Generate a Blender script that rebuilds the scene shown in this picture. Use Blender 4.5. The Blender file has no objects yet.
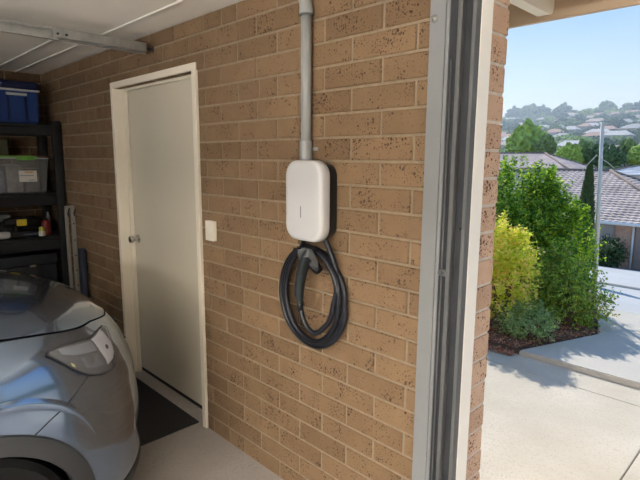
import bpy, bmesh, math, random
import numpy as np
from mathutils import Vector, Matrix, noise
SC = bpy.context.scene
COL = SC.collection
PI = math.pi
rnd = random.Random(7)

# ---------------------------------------------------------------- camera
CAM = Vector((1.42724, -1.58558, 1.71160))
CR = Vector((0.70248, 0.71167, 0.00690)).normalized()
CF = Vector((-0.70170, 0.69420, -0.16032)).normalized()
CU = CR.cross(CF).normalized()
FOC = 500.0
cd = bpy.data.cameras.new('camera')
cam = bpy.data.objects.new('camera', cd)
COL.objects.link(cam)
cam.matrix_world = Matrix((
    (CR.x, CU.x, -CF.x, CAM.x), (CR.y, CU.y, -CF.y, CAM.y),
    (CR.z, CU.z, -CF.z, CAM.z), (0, 0, 0, 1)))
cd.sensor_fit = 'HORIZONTAL'
cd.sensor_width = 36.0
cd.lens = 36.0 * FOC / 640.0
cd.clip_start = 0.02
cd.clip_end = 2000
SC.camera = cam

def at(px, py, Y):
    """world point seen at a pixel, on the vertical plane y = Y"""
    d = CF + CR * ((px - 320) / FOC) + CU * ((240 - py) / FOC)
    return CAM + d * ((Y - CAM.y) / d.y)

# ---------------------------------------------------------------- view, world, sun
SC.view_settings.view_transform = 'Standard'
SC.view_settings.look = 'None'
SC.view_settings.gamma = 1.0
SC.view_settings.use_curve_mapping = False
SC.view_settings.exposure = 0.38
w = bpy.data.worlds.new('sky')
SC.world = w
w.use_nodes = True
nt = w.node_tree
nt.nodes.clear()
tc = nt.nodes.new('ShaderNodeTexCoord')
sx = nt.nodes.new('ShaderNodeSeparateXYZ')
rp = nt.nodes.new('ShaderNodeValToRGB')
bg = nt.nodes.new('ShaderNodeBackground')
wo = nt.nodes.new('ShaderNodeOutputWorld')
nt.links.new(tc.outputs['Generated'], sx.inputs[0])
nt.links.new(sx.outputs['Z'], rp.inputs[0])
nt.links.new(rp.outputs[0], bg.inputs[0])
nt.links.new(bg.outputs[0], wo.inputs[0])
e = rp.color_ramp.elements
e[0].position = 0.0
e[0].color = (0.60, 0.72, 0.80, 1)
e[1].position = 1.0
e[1].color = (0.13, 0.30, 0.66, 1)
for pos, c in ((0.05, (0.64, 0.76, 0.84, 1)), (0.14, (0.47, 0.64, 0.82, 1)), (0.24, (0.28, 0.47, 0.75, 1)), (0.5, (0.20, 0.40, 0.74, 1))):
    q = e.new(pos)
    q.color = c
bg.inputs[1].default_value = 1.0

sd = bpy.data.lights.new('sun', 'SUN')
sun = bpy.data.objects.new('sun', sd)
COL.objects.link(sun)
sd.energy = 3.7
sd.angle = math.radians(0.6)
sd.color = (1.0, 0.95, 0.86)
SUNDIR = Vector((0.52, -0.54, -0.73)).normalized()
sun.rotation_euler = SUNDIR.to_track_quat('-Z', 'Y').to_euler()

# added interior fill lamps are built with the ceiling, further down
# ---------------------------------------------------------------- helpers
def tag(o, label=None, cat=None, group=None, kind=None):
    if label: o['label'] = label
    if cat: o['category'] = cat
    if group: o['group'] = group
    if kind: o['kind'] = kind
    return o

WL = {}
def thing(name, label, cat, loc=(0, 0, 0), group=None, kind=None):
    o = bpy.data.objects.new(name, None)
    o.empty_display_size = 0.05
    COL.objects.link(o)
    o.location = loc
    WL[o.name] = Vector(loc)
    return tag(o, label, cat, group, kind)

def link_mesh(name, me, mats, parent=None, loc=None):
    for m in (mats if isinstance(mats, (list, tuple)) else [mats]):
        me.materials.append(m)
    o = bpy.data.objects.new(name, me)
    COL.objects.link(o)
    pw = WL[parent.name] if parent else Vector((0, 0, 0))
    org = Vector(loc) if loc is not None else (pw if parent else Vector((0, 0, 0)))
    if org.length > 0:
        me.transform(Matrix.Translation(-org))
    if parent: o.parent = parent
    o.location = org - pw
    WL[o.name] = org
    return o

def obj(name, bm, mats, parent=None, loc=None, smooth=None):
    bmesh.ops.recalc_face_normals(bm, faces=bm.faces)
    me = bpy.data.meshes.new(name)
    if smooth is not None:
        for f in bm.faces: f.smooth = True
        for ed in bm.edges:
            if len(ed.link_faces) == 2:
                ed.smooth = ed.calc_face_angle(0) < math.radians(smooth)
    bm.to_mesh(me)
    bm.free()
    return link_mesh(name, me, mats, parent, loc)

def B(): return bmesh.new()

def box(bm, a, b, bev=0.0, seg=1, mi=0, rot=None):
    a = Vector(a); b = Vector(b)
    c = (a + b) / 2
    s = Vector((abs(b.x - a.x), abs(b.y - a.y), abs(b.z - a.z)))
    M = Matrix.Translation(c) @ (rot if rot else Matrix.Identity(4)) @ Matrix.Diagonal((s.x, s.y, s.z, 1))
    t = bmesh.new()
    bmesh.ops.create_cube(t, size=1, matrix=M)
    if bev > 0:
        bmesh.ops.bevel(t, geom=t.edges[:], offset=bev, segments=seg, profile=0.6, affect='EDGES')
    merge(bm, t, mi)
    return bm

def merge(bm, t, mi=0):
    vs = {}
    for v in t.verts: vs[v] = bm.verts.new(v.co)
    for f in t.faces:
        try:
            nf = bm.faces.new([vs[v] for v in f.verts])
            nf.material_index = mi if mi else f.material_index
            nf.smooth = f.smooth
        except ValueError:
            pass
    t.free()

def tube(bm, pts, r, seg=10, mi=0, cap=True, up=None):
    pts = [Vector(p) for p in pts]
    rs = r if isinstance(r, (list, tuple)) else [r] * len(pts)
    rings = []
    prev = None
    for i, p in enumerate(pts):
        d = (pts[min(i + 1, len(pts) - 1)] - pts[max(i - 1, 0)]).normalized()
        if prev is None:
            n = d.cross(Vector((0, 0, 1)) if abs(d.z) < 0.9 else Vector((1, 0, 0))).normalized()
        else:
            n = (prev - d * prev.dot(d)).normalized()
        prev = n
        b = d.cross(n)
        rings.append([bm.verts.new(p + (n * math.cos(a) + b * math.sin(a)) * rs[i]) for a in [2 * PI * k / seg for k in range(seg)]])
    for A, C in zip(rings, rings[1:]):
        for k in range(seg):
            f = bm.faces.new((A[k], A[(k + 1) % seg], C[(k + 1) % seg], C[k]))
            f.material_index = mi
            f.smooth = True
    if cap:
        for R in (rings[0], rings[-1]):
            f = bm.faces.new(R)
            f.material_index = mi
    return bm

def spline(P, n=8):
    P = [Vector(p) for p in P]
    out = []
    for i in range(len(P) - 1):
        p0 = P[max(i - 1, 0)]; p1 = P[i]; p2 = P[i + 1]; p3 = P[min(i + 2, len(P) - 1)]
        for k in range(n):
            t = k / n
            out.append(0.5 * ((2 * p1) + (p2 - p0) * t + (2 * p0 - 5 * p1 + 4 * p2 - p3) * t * t + (3 * p1 - p0 - 3 * p2 + p3) * t ** 3))
    out.append(P[-1])
    return out

def prism(bm, poly, ax, a, b, mi=0):
    """poly: 2D points in the two other axes, extruded along axis ax from a to b"""
    def mk(u, v, h):
        return (h, u, v) if ax == 0 else ((u, h, v) if ax == 1 else (u, v, h))
    A = [bm.verts.new(mk(u, v, a)) for u, v in poly]
    C = [bm.verts.new(mk(u, v, b)) for u, v in poly]
    n = len(poly)
    fs = [bm.faces.new(A), bm.faces.new(C)]
    for k in range(n):
        fs.append(bm.faces.new((A[k], A[(k + 1) % n], C[(k + 1) % n], C[k])))
    for f in fs: f.material_index = mi
    return bm

def rrect(x0, x1, z0, z1, r, n=6):
    out = []
    for cx, cz, a0 in ((x1 - r, z1 - r, 0), (x0 + r, z1 - r, 90), (x0 + r, z0 + r, 180), (x1 - r, z0 + r, 270)):
        for k in range(n + 1):
            a = math.radians(a0 + 90 * k / n)
            out.append((cx + r * math.cos(a), cz + r * math.sin(a)))
    return out

def lathe(bm, prof, c, ax=2, seg=20, mi=0):
    c = Vector(c)
    rings = []
    for r, h in prof:
        ring = []
        for k in range(seg):
            a = 2 * PI * k / seg
            u, v = r * math.cos(a), r * math.sin(a)
            ring.append(bm.verts.new(c + Vector((h, u, v) if ax == 0 else ((u, h, v) if ax == 1 else (u, v, h)))))
        rings.append(ring)
    for A, C in zip(rings, rings[1:]):
        for k in range(seg):
            f = bm.faces.new((A[k], A[(k + 1) % seg], C[(k + 1) % seg], C[k]))
            f.material_index = mi
            f.smooth = True
    for R in (rings[0], rings[-1]):
        f = bm.faces.new(R); f.material_index = mi
    return bm

def grid(bm, P, mi=0, smooth=True):
    V = [[bm.verts.new(p) for p in row] for row in P]
    for i in range(len(V) - 1):
        for j in range(len(V[0]) - 1):
            f = bm.faces.new((V[i][j], V[i][j + 1], V[i + 1][j + 1], V[i + 1][j]))
            f.material_index = mi
            f.smooth = smooth
    return V

# ---------------------------------------------------------------- materials
def mat(name, col, rough=0.6, metal=0.0, nz=0.0, nscale=20, bump=0.0, bscale=60, coat=0.0, spec=None, detail=4):
    m = bpy.data.materials.new(name)
    m.use_nodes = True
    n = m.node_tree.nodes
    l = m.node_tree.links
    b = n['Principled BSDF']
    b.inputs['Base Color'].default_value = (*col, 1)
    b.inputs['Roughness'].default_value = rough
    b.inputs['Metallic'].default_value = metal
    if coat:
        b.inputs['Coat Weight'].default_value = coat
        b.inputs['Coat Roughness'].default_value = 0.03
    if spec is not None: b.inputs['Specular IOR Level'].default_value = spec
    t = n.new('ShaderNodeTexCoord')
    if nz:
        x = n.new('ShaderNodeTexNoise')
        x.inputs['Scale'].default_value = nscale
        x.inputs['Detail'].default_value = detail
        l.new(t.outputs['Object'], x.inputs['Vector'])
        r = n.new('ShaderNodeMapRange')
        r.inputs['From Min'].default_value = 0.3
        r.inputs['From Max'].default_value = 0.7
        r.inputs['To Min'].default_value = 1 - nz
        r.inputs['To Max'].default_value = 1 + nz
        l.new(x.outputs['Fac'], r.inputs['Value'])
        mx = n.new('ShaderNodeVectorMath')
        mx.operation = 'SCALE'
        mx.inputs[0].default_value = col
        l.new(r.outputs[0], mx.inputs['Scale'])
        l.new(mx.outputs[0], b.inputs['Base Color'])
    if bump:
        x = n.new('ShaderNodeTexNoise')
        x.inputs['Scale'].default_value = bscale
        x.inputs['Detail'].default_value = 4
        l.new(t.outputs['Object'], x.inputs['Vector'])
        bp = n.new('ShaderNodeBump')
        bp.inputs['Strength'].default_value = bump
        bp.inputs['Distance'].default_value = 0.01
        l.new(x.outputs['Fac'], bp.inputs['Height'])
        l.new(bp.outputs[0], b.inputs['Normal'])
    return m

def brick_mat(name, c1, c2, pit=(0.05, 0.026, 0.013)):
    m = bpy.data.materials.new(name)
    m.use_nodes = True
    n = m.node_tree.nodes
    l = m.node_tree.links
    b = n['Principled BSDF']
    b.inputs['Roughness'].default_value = 0.85
    b.inputs['Specular IOR Level'].default_value = 0.25
    t = n.new('ShaderNodeTexCoord')
    oi = n.new('ShaderNodeObjectInfo')
    sc = n.new('ShaderNodeMath'); sc.operation = 'MULTIPLY'; sc.inputs[1].default_value = 37.0
    l.new(oi.outputs['Random'], sc.inputs[0])
    cb = n.new('ShaderNodeCombineXYZ')
    for k in range(3): l.new(sc.outputs[0], cb.inputs[k])
    ad = n.new('ShaderNodeVectorMath'); ad.operation = 'ADD'
    l.new(t.outputs['Object'], ad.inputs[0]); l.new(cb.outputs[0], ad.inputs[1])
    # base colour per brick and within
    rp = n.new('ShaderNodeValToRGB')
    rp.color_ramp.elements[0].color = (*c1, 1)
    rp.color_ramp.elements[1].color = (*c2, 1)
    ns = n.new('ShaderNodeTexNoise'); ns.inputs['Scale'].default_value = 9; ns.inputs['Detail'].default_value = 6
    l.new(ad.outputs[0], ns.inputs['Vector'])
    mm = n.new('ShaderNodeMath'); mm.operation = 'MULTIPLY_ADD'
    l.new(ns.outputs['Fac'], mm.inputs[0]); mm.inputs[1].default_value = 1.3
    l.new(oi.outputs['Random'], mm.inputs[2])
    m2 = n.new('ShaderNodeMath'); m2.operation = 'MULTIPLY_ADD'; m2.inputs[1].default_value = 0.75; m2.inputs[2].default_value = -0.35
    l.new(mm.outputs[0], m2.inputs[0]); l.new(m2.outputs[0], rp.inputs[0])
    # pits: two sizes
    cl = n.new('ShaderNodeTexNoise'); cl.inputs['Scale'].default_value = 11; cl.inputs['Detail'].default_value = 2
    l.new(ad.outputs[0], cl.inputs['Vector'])
    last = None
    for scale, lo, hi, th in ((74, 0.22, 0.70, 0.55), (150, 0.10, 0.72, 0.59), (98, 0.45, 0.78, 0.76)):
        wn = n.new('ShaderNodeTexNoise'); wn.inputs['Scale'].default_value = scale * 1.6
        l.new(ad.outputs[0], wn.inputs['Vector'])
        wm = n.new('ShaderNodeVectorMath'); wm.operation = 'MULTIPLY_ADD'
        wm.inputs[1].default_value = (0.008,) * 3
        l.new(wn.outputs['Color'], wm.inputs[0]); l.new(ad.outputs[0], wm.inputs[2])
        v = n.new('ShaderNodeTexVoronoi'); v.inputs['Scale'].default_value = scale
        l.new(wm.outputs[0], v.inputs['Vector'])
        sep = n.new('ShaderNodeSeparateColor'); l.new(v.outputs['Color'], sep.inputs[0])
        cm = n.new('ShaderNodeMapRange'); cm.inputs['From Min'].default_value = lo; cm.inputs['From Max'].default_value = hi
        l.new(cl.outputs['Fac'], cm.inputs['Value'])
        rr = n.new('ShaderNodeMath'); rr.operation = 'POWER'; rr.inputs[1].default_value = 1.7
        l.new(sep.outputs[0], rr.inputs[0])
        ml = n.new('ShaderNodeMath'); ml.operation = 'MULTIPLY'
        l.new(cm.outputs[0], ml.inputs[0]); l.new(rr.outputs[0], ml.inputs[1])
        rad = n.new('ShaderNodeMath'); rad.operation = 'MULTIPLY_ADD'; rad.inputs[1].default_value = th; rad.inputs[2].default_value = -0.0
        l.new(ml.outputs[0], rad.inputs[0])
        su = n.new('ShaderNodeMath'); su.operation = 'SUBTRACT'
        l.new(rad.outputs[0], su.inputs[0]); l.new(v.outputs['Distance'], su.inputs[1])
        mp = n.new('ShaderNodeMapRange'); mp.inputs['From Min'].default_value = -0.05; mp.inputs['From Max'].default_value = 0.05
        l.new(su.outputs[0], mp.inputs['Value'])
        if last is None: last = mp
        else:
            mxx = n.new('ShaderNodeMath'); mxx.operation = 'MAXIMUM'
            l.new(last.outputs[0], mxx.inputs[0]); l.new(mp.outputs[0], mxx.inputs[1]); last = mxx
    mix = n.new('ShaderNodeMix'); mix.data_type = 'RGBA'
    l.new(last.outputs[0], mix.inputs[0]); l.new(rp.outputs[0], mix.inputs[6]); mix.inputs[7].default_value = (*pit, 1)
    l.new(mix.outputs[2], b.inputs['Base Color'])
    fn = n.new('ShaderNodeTexNoise'); fn.inputs['Scale'].default_value = 140; fn.inputs['Detail'].default_value = 4
    l.new(ad.outputs[0], fn.inputs['Vector'])
    hh = n.new('ShaderNodeMath'); hh.operation = 'SUBTRACT'
    l.new(fn.outputs['Fac'], hh.inputs[0]); l.new(last.outputs[0], hh.inputs[1])
    bp = n.new('ShaderNodeBump'); bp.inputs['Strength'].default_value = 0.6; bp.inputs['Distance'].default_value = 0.003
    l.new(hh.outputs[0], bp.inputs['Height']); l.new(bp.outputs[0], b.inputs['Normal'])
    return m

def concrete_mat(name, c1, c2, c3, s1=2.2, s2=160, bump=0.25):
    m = bpy.data.materials.new(name)
    m.use_nodes = True
    n = m.node_tree.nodes
    l = m.node_tree.links
    b = n['Principled BSDF']
    b.inputs['Roughness'].default_value = 0.9
    b.inputs['Specular IOR Level'].default_value = 0.2
    g = n.new('ShaderNodeNewGeometry')
    a = n.new('ShaderNodeTexNoise'); a.inputs['Scale'].default_value = s1; a.inputs['Detail'].default_value = 6
    l.new(g.outputs['Position'], a.inputs['Vector'])
    r = n.new('ShaderNodeValToRGB')
    r.color_ramp.elements[0].position = 0.32; r.color_ramp.elements[0].color = (*c1, 1)
    r.color_ramp.elements[1].position = 0.68; r.color_ramp.elements[1].color = (*c2, 1)
    l.new(a.outputs['Fac'], r.inputs[0])
    v = n.new('ShaderNodeTexVoronoi'); v.inputs['Scale'].default_value = s2
    l.new(g.outputs['Position'], v.inputs['Vector'])
    sp = n.new('ShaderNodeSeparateColor'); l.new(v.outputs['Color'], sp.inputs[0])
    mp = n.new('ShaderNodeMapRange'); mp.inputs['From Min'].default_value = 0.72; mp.inputs['From Max'].default_value = 0.95
    mp.inputs['To Max'].default_value = 0.75
    l.new(sp.outputs[0], mp.inputs['Value'])
    mix = n.new('ShaderNodeMix'); mix.data_type = 'RGBA'
    l.new(mp.outputs[0], mix.inputs[0]); l.new(r.outputs[0], mix.inputs[6]); mix.inputs[7].default_value = (*c3, 1)
    l.new(mix.outputs[2], b.inputs['Base Color'])
    bp = n.new('ShaderNodeBump'); bp.inputs['Strength'].default_value = bump; bp.inputs['Distance'].default_value = 0.004
    l.new(sp.outputs[1], bp.inputs['Height']); l.new(bp.outputs[0], b.inputs['Normal'])
    return m

def leaf_mat(name, cols, trans=0.45, rough=0.5):
    m = bpy.data.materials.new(name)
    m.use_nodes = True
    n = m.node_tree.nodes
    l = m.node_tree.links
    b = n['Principled BSDF']
    b.inputs['Roughness'].default_value = rough
    out = n['Material Output']
    g = n.new('ShaderNodeNewGeometry')
    r = n.new('ShaderNodeValToRGB')
    els = r.color_ramp.elements
    els[0].color = (*cols[0], 1)
    els[1].color = (*cols[-1], 1)
    for i, c in enumerate(cols[1:-1]):
        q = els.new((i + 1) / (len(cols) - 1)); q.color = (*c, 1)
    l.new(g.outputs['Random Per Island'], r.inputs[0])
    l.new(r.outputs[0], b.inputs['Base Color'])
    tr = n.new('ShaderNodeBsdfTranslucent')
    hs = n.new('ShaderNodeVectorMath'); hs.operation = 'MULTIPLY'; hs.inputs[1].default_value = (1.5, 1.4, 0.55)
    l.new(r.outputs[0], hs.inputs[0]); l.new(hs.outputs[0], tr.inputs[0])
    mx = n.new('ShaderNodeMixShader'); mx.inputs[0].default_value = trans
    l.new(b.outputs[0], mx.inputs[1]); l.new(tr.outputs[0], mx.inputs[2]); l.new(mx.outputs[0], out.inputs[0])
    return m

def thin_glass(name, col, alpha, rough=0.05):
    m = bpy.data.materials.new(name)
    m.use_nodes = True
    n = m.node_tree.nodes
    l = m.node_tree.links
    b = n['Principled BSDF']
    b.inputs['Base Color'].default_value = (*col, 1)
    b.inputs['Roughness'].default_value = rough
    tr = n.new('ShaderNodeBsdfTransparent')
    mx = n.new('ShaderNodeMixShader'); mx.inputs[0].default_value = alpha
    l.new(tr.outputs[0], mx.inputs[1]); l.new(b.outputs[0], mx.inputs[2]); l.new(mx.outputs[0], n['Material Output'].inputs[0])
    return m

M = {}
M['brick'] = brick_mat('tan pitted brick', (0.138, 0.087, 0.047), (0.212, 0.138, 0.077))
M['brick_out'] = brick_mat('daylight-toned pinkish brick', (.44, .29, .20), (.58, .41, .30), (.10, .045, .025))  # lighter brick copy for the pier, its daylight put into the colour
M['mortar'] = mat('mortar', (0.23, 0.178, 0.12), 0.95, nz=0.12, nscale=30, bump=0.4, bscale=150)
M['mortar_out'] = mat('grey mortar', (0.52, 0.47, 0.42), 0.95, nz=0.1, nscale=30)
M['ceiling'] = mat('ceiling paint', (0.91, 0.87, 0.80), 0.8, nz=0.05, nscale=1.5)
M['strip'] = mat('ceiling strip paint', (0.84, 0.82, 0.77), 0.6)
M['cream'] = mat('cream door frame paint', (0.78, 0.72, 0.60), 0.45, nz=0.03, nscale=3)
M['door'] = mat('beige door paint', (0.60, 0.555, 0.45), 0.42, nz=0.02, nscale=2)
M['gap'] = mat('black rubber seal', (0.012, 0.012, 0.012), 0.8)
M['floor'] = concrete_mat('garage concrete', (0.31, 0.285, 0.265), (0.39, 0.36, 0.335), (0.29, 0.27, 0.245), 1.6, 110, 0.06)
M['drive'] = concrete_mat('exposed aggregate concrete', (0.46, 0.405, 0.32), (0.60, 0.54, 0.45), (0.44, 0.38, 0.30), 1.3, 130, 0.25)
M['pad'] = concrete_mat('smooth path concrete', (0.46, 0.43, 0.38), (0.54, 0.50, 0.44), (0.44, 0.40, 0.35), 1.1, 120, 0.15)
M['road'] = concrete_mat('pale street paving', (0.40, 0.40, 0.40), (0.47, 0.47, 0.465), (0.38, 0.38, 0.38), 0.5, 20, 0.1)
M['chrome'] = mat('brushed steel', (0.62, 0.60, 0.57), 0.25, 1.0)
M['galv'] = mat('galvanised steel', (0.40, 0.41, 0.40), 0.38, 0.8, nz=0.12, nscale=25)
M['trackdark'] = mat('dark weathered track metal', (0.028, 0.031, 0.035), 0.6, 0.1, spec=.25, nz=0.15, nscale=6)
M['trackmid'] = mat('grey powder coated metal', (0.10, 0.104, 0.107), 0.55, 0.1, spec=.3)
M['whitemetal'] = mat('off-white painted frame', (0.20, 0.21, 0.215), 0.6, nz=0.03, nscale=5, spec=.25)
M['whitetimber'] = mat('white painted jamb', (0.84, 0.82, 0.77), 0.5, nz=0.03, nscale=5)
M['pvc'] = mat('grey pvc conduit', (0.27, 0.28, 0.275), 0.35)
M['whiteplastic'] = mat('white gloss plastic', (0.60, 0.605, 0.61), 0.28)
M['switch'] = mat('ivory switch plastic', (0.80, 0.77, 0.66), 0.35)
M['black'] = mat('black plastic', (0.009, 0.010, 0.013), 0.45, spec=.3)
M['cable'] = mat('black rubber cable', (0.006, 0.008, 0.013), 0.42, spec=.35)
M['gun'] = mat('charcoal connector plastic', (0.014, 0.02, 0.022), 0.42, spec=.35, bump=0.1, bscale=300)
M['holster'] = mat('grey plastic hook', (0.075, 0.078, 0.082), 0.5, spec=.3)
M['ind'] = mat('dark indicator slot', (0.12, 0.12, 0.13), 0.3)
M['mat'] = mat('charcoal door mat', (0.022, 0.022, 0.023), 1.0, nz=0.6, nscale=180, bump=1.0, bscale=260)
M['paint'] = mat('pale blue-silver car paint', (0.20, 0.275, 0.40), 0.17, 0.9, coat=1.0)
M['clad'] = mat('dark grey wheel arch plastic', (0.030, 0.032, 0.035), 0.55, spec=.3)
M['tyre'] = mat('tyre rubber', (0.007, 0.007, 0.007), 0.85, spec=.1)
M['alloy'] = mat('alloy wheel', (0.45, 0.46, 0.48), 0.3, 0.9)
M['lamp_dark'] = mat('lamp housing', (0.06, 0.063, 0.07), 0.2, 0.4)
M['lamp_chrome'] = mat('lamp reflector', (0.34, 0.38, 0.46), 0.22, 0.6)
M['lamp_bright'] = mat('bright lamp reflector', (0.70, 0.74, 0.82), 0.2, 0.3)
M['lamp_mid'] = mat('grey lamp module', (0.14, 0.15, 0.18), 0.2, 0.5)
M['lens'] = thin_glass('lamp lens', (0.55, 0.58, 0.62), 0.22, 0.02)
M['carglass'] = mat('tinted car glass', (0.02, 0.025, 0.03), 0.05)
M['shelf'] = mat('black plastic shelving', (0.010, 0.011, 0.012), 0.6, bump=0.1, bscale=200, spec=.2)

# ================================================================ GARAGE SHELL
CEIL = 2.49
DX0, DX1, DZ = -2.375, -1.187, 2.252      # door opening
WR = 0.557                                # right end of the wall (garage opening starts)
WLX = -3.98
HB = 0.1588

def struct_root(name, loc=(0, 0, 0)):
    return thing(name, None, None, loc, kind='structure')

# floor
bm = B(); box(bm, (WLX - .2, -6.5, -0.12), (6.0, 0.236, 0.0))
tag(obj('floor', bm, M['floor']), kind='structure')
# ceiling with cover strips
ce = struct_root('ceiling', (0, 0, CEIL))
bm = B(); box(bm, (WLX - .2, -6.5, CEIL), (6.0, 0.0, CEIL + .12)); obj('ceiling_board', bm, M['ceiling'], ce)
for y in (-0.213, -0.39, -1.35, -2.55, -3.75, -4.95):
    bm = B()
    x1 = -2.02 if y == -0.39 else 5.9
    wd = 0.008 if y > -0.5 else 0.016
    box(bm, (WLX, y - wd, CEIL - .008), (x1, y + wd, CEIL), 0.003)
    obj('cover_strip', bm, M['strip'], ce)
# two added fill lamps, unseen behind the camera, to brighten the interior
em = bpy.data.materials.new('lit diffuser'); em.use_nodes = True
pb = em.node_tree.nodes['Principled BSDF']
pb.inputs['Emission Color'].default_value = (1.0, 0.93, 0.85, 1)
pb.inputs['Emission Strength'].default_value = 12.0
em2 = em.copy(); em2.name = 'lit upper diffuser'; em2.node_tree.nodes['Principled BSDF'].inputs['Emission Strength'].default_value = 310.0
for lx in (2.5, 0.95):
    zl = 1.55
    lt = thing('fill_light', 'added fill light, out of view, hung low over the ' + ('right side of the open bay' if lx > 2 else 'bay next to the car'), 'light', (lx, -3.7, zl))
    bm = B(); box(bm, (lx - .6, -3.78, zl), (lx + .6, -3.62, zl + .065), .02, 2); obj('fill_diffuser', bm, em, lt, smooth=40)
    bm = B(); box(bm, (lx - .62, -3.73, zl + .067), (lx + .62, -3.67, zl + .09), .004); obj('batten', bm, mat('white batten', (.8, .8, .8), .5), lt)
    bm = B(); box(bm, (lx - .58, -3.79, zl + .096), (lx + .58, -3.61, zl + .104)); obj('fill_uplight', bm, em2, lt)
    for dx in (-.5, .5):
        bm = B(); tube(bm, [(lx + dx, -3.7, zl + .105), (lx + dx, -3.7, CEIL - .001)], .004, 6); obj('hanger', bm, M['galv'], lt)
# roof slab above, keeps the sun out
bm = B(); box(bm, (WLX - .4, -6.8, CEIL + .14), (6.2, 1.0, CEIL + .30)); tag(obj('roof_deck', bm, M['ceiling']), kind='structure')

# front wall, inner leaf: mortar body with door hole, bricks as children
wf = struct_root('wall_front')
bm = B()
for x0, x1, z0, z1 in ((WLX, DX0, 0, CEIL), (DX0, DX1, DZ, CEIL), (DX1, WR, 0, CEIL)):
    box(bm, (x0, 0.006, z0), (x1, 0.078, z1))
obj('mortar', bm, M['mortar'], wf)
BR = {}
def brick_mesh(L, H, D, bev=0.004):
    k = (round(L, 3), round(H, 3), round(D, 3))
    if k not in BR:
        t = bmesh.new()
        bmesh.ops.create_cube(t, size=1, matrix=Matrix.Diagonal((k[0], k[2], k[1], 1)))
        ed = [e_ for e_ in t.edges if e_.verts[0].co.y < 0 and e_.verts[1].co.y < 0]
        bmesh.ops.bevel(t, geom=ed, offset=bev, segments=1, affect='EDGES')
        me = bpy.data.meshes.new('brick')
        t.to_mesh(me); t.free()
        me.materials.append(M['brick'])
        BR[k] = me
    return BR[k]

def put_brick(x0, x1, z0, z1, parent, yf=0.0, D=0.05):
    o = bpy.data.objects.new('brick', brick_mesh(x1 - x0, z1 - z0, D))
    COL.objects.link(o)
    o.parent = parent
    o.location = ((x0 + x1) / 2, yf + D / 2 + rnd.uniform(-.0015, .0015), (z0 + z1) / 2)
    o.rotation_euler = (rnd.uniform(-.006, .006), rnd.uniform(-.003, .003), rnd.uniform(-.004, .004))
    return o

J = 0.011
for c in range(25):
    z0 = 0.0018 + 0.1 * c
    z1 = min(z0 + 0.1, CEIL + 0.002)
    off = 0 if c % 2 else 1
    joints = set()
    u = -26
    while u < 4:
        if (u + off) % 2 == 0: joints.add(round(HB * u, 4))
        u += 1
    js = sorted(j for j in joints if WLX + .06 < j < 0.50)
    if rnd.random() < 0.35: js.append(rnd.choice([-0.95, -0.62, -0.79]) + 0.02 * rnd.random()); js.sort()
    segs = []
    if z1 <= DZ + 0.03:
        for a, b in ((WLX, DX0), (DX1, 0.56)):
            p = [a] + [j for j in js if a + .05 < j < b - .05] + [b]
            segs += list(zip(p, p[1:]))
    else:
        p = [WLX] + js + [0.56]
        segs = list(zip(p, p[1:]))
    out = []
    for a, b in segs:
        if b - a > 0.06 or a in (WLX, DX1): out.append((a, b))
    for a, b in out:
        zz0 = z0
        put_brick(a + J / 2, b - J / 2, zz0 + J / 2, z1 - J / 2, wf)
# (course over the door head)
# outer leaf at the opening: the brick pier end
wp = struct_root('wall_pier', (WR, 0.18, 0))
WL[wp.name] = Vector((WR, 0.18, 0))
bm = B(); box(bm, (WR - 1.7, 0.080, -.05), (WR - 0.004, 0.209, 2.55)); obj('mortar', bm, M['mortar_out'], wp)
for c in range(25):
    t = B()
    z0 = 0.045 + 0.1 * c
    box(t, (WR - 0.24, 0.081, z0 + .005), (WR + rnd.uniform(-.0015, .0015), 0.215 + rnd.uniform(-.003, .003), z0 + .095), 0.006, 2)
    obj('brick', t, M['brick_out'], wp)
# other walls
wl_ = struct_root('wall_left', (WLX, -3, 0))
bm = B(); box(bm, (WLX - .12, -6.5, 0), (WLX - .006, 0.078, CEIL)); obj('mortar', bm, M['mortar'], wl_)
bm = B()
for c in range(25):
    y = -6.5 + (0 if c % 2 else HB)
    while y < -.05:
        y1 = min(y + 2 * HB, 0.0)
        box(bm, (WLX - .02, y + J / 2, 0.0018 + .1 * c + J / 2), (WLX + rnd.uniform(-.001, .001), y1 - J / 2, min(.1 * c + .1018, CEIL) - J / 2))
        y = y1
tag(obj('side_bricks', bm, brick_mat('shade-toned side wall brick', (.085, .052, .028), (.13, .083, .046)), wl_), kind='stuff')  # front brick colour darkened to stand for the shade behind the shelving
bm = B(); box(bm, (5.6, -6.5, 0), (5.72, 0.236, CEIL)); tag(obj('wall_right', bm, M['brick']), kind='structure')
bm = B(); box(bm, (WR, 0.0, 2.30), (5.6, 0.236, CEIL + .13)); tag(obj('wall_header', bm, M['whitetimber']), kind='structure')
# outside face of the front wall left of the pier
bm = B(); box(bm, (WLX - .2, 0.13, -.1), (WR - 1.7, 0.209, 2.55)); tag(obj('wall_outside', bm, M['brick']), kind='structure')
bm = B(); box(bm, (WLX - .2, 0.01, CEIL + .0), (6.0, 0.13, CEIL + .13)); tag(obj('trim_1', bm, M['ceiling']), kind='structure')

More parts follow.
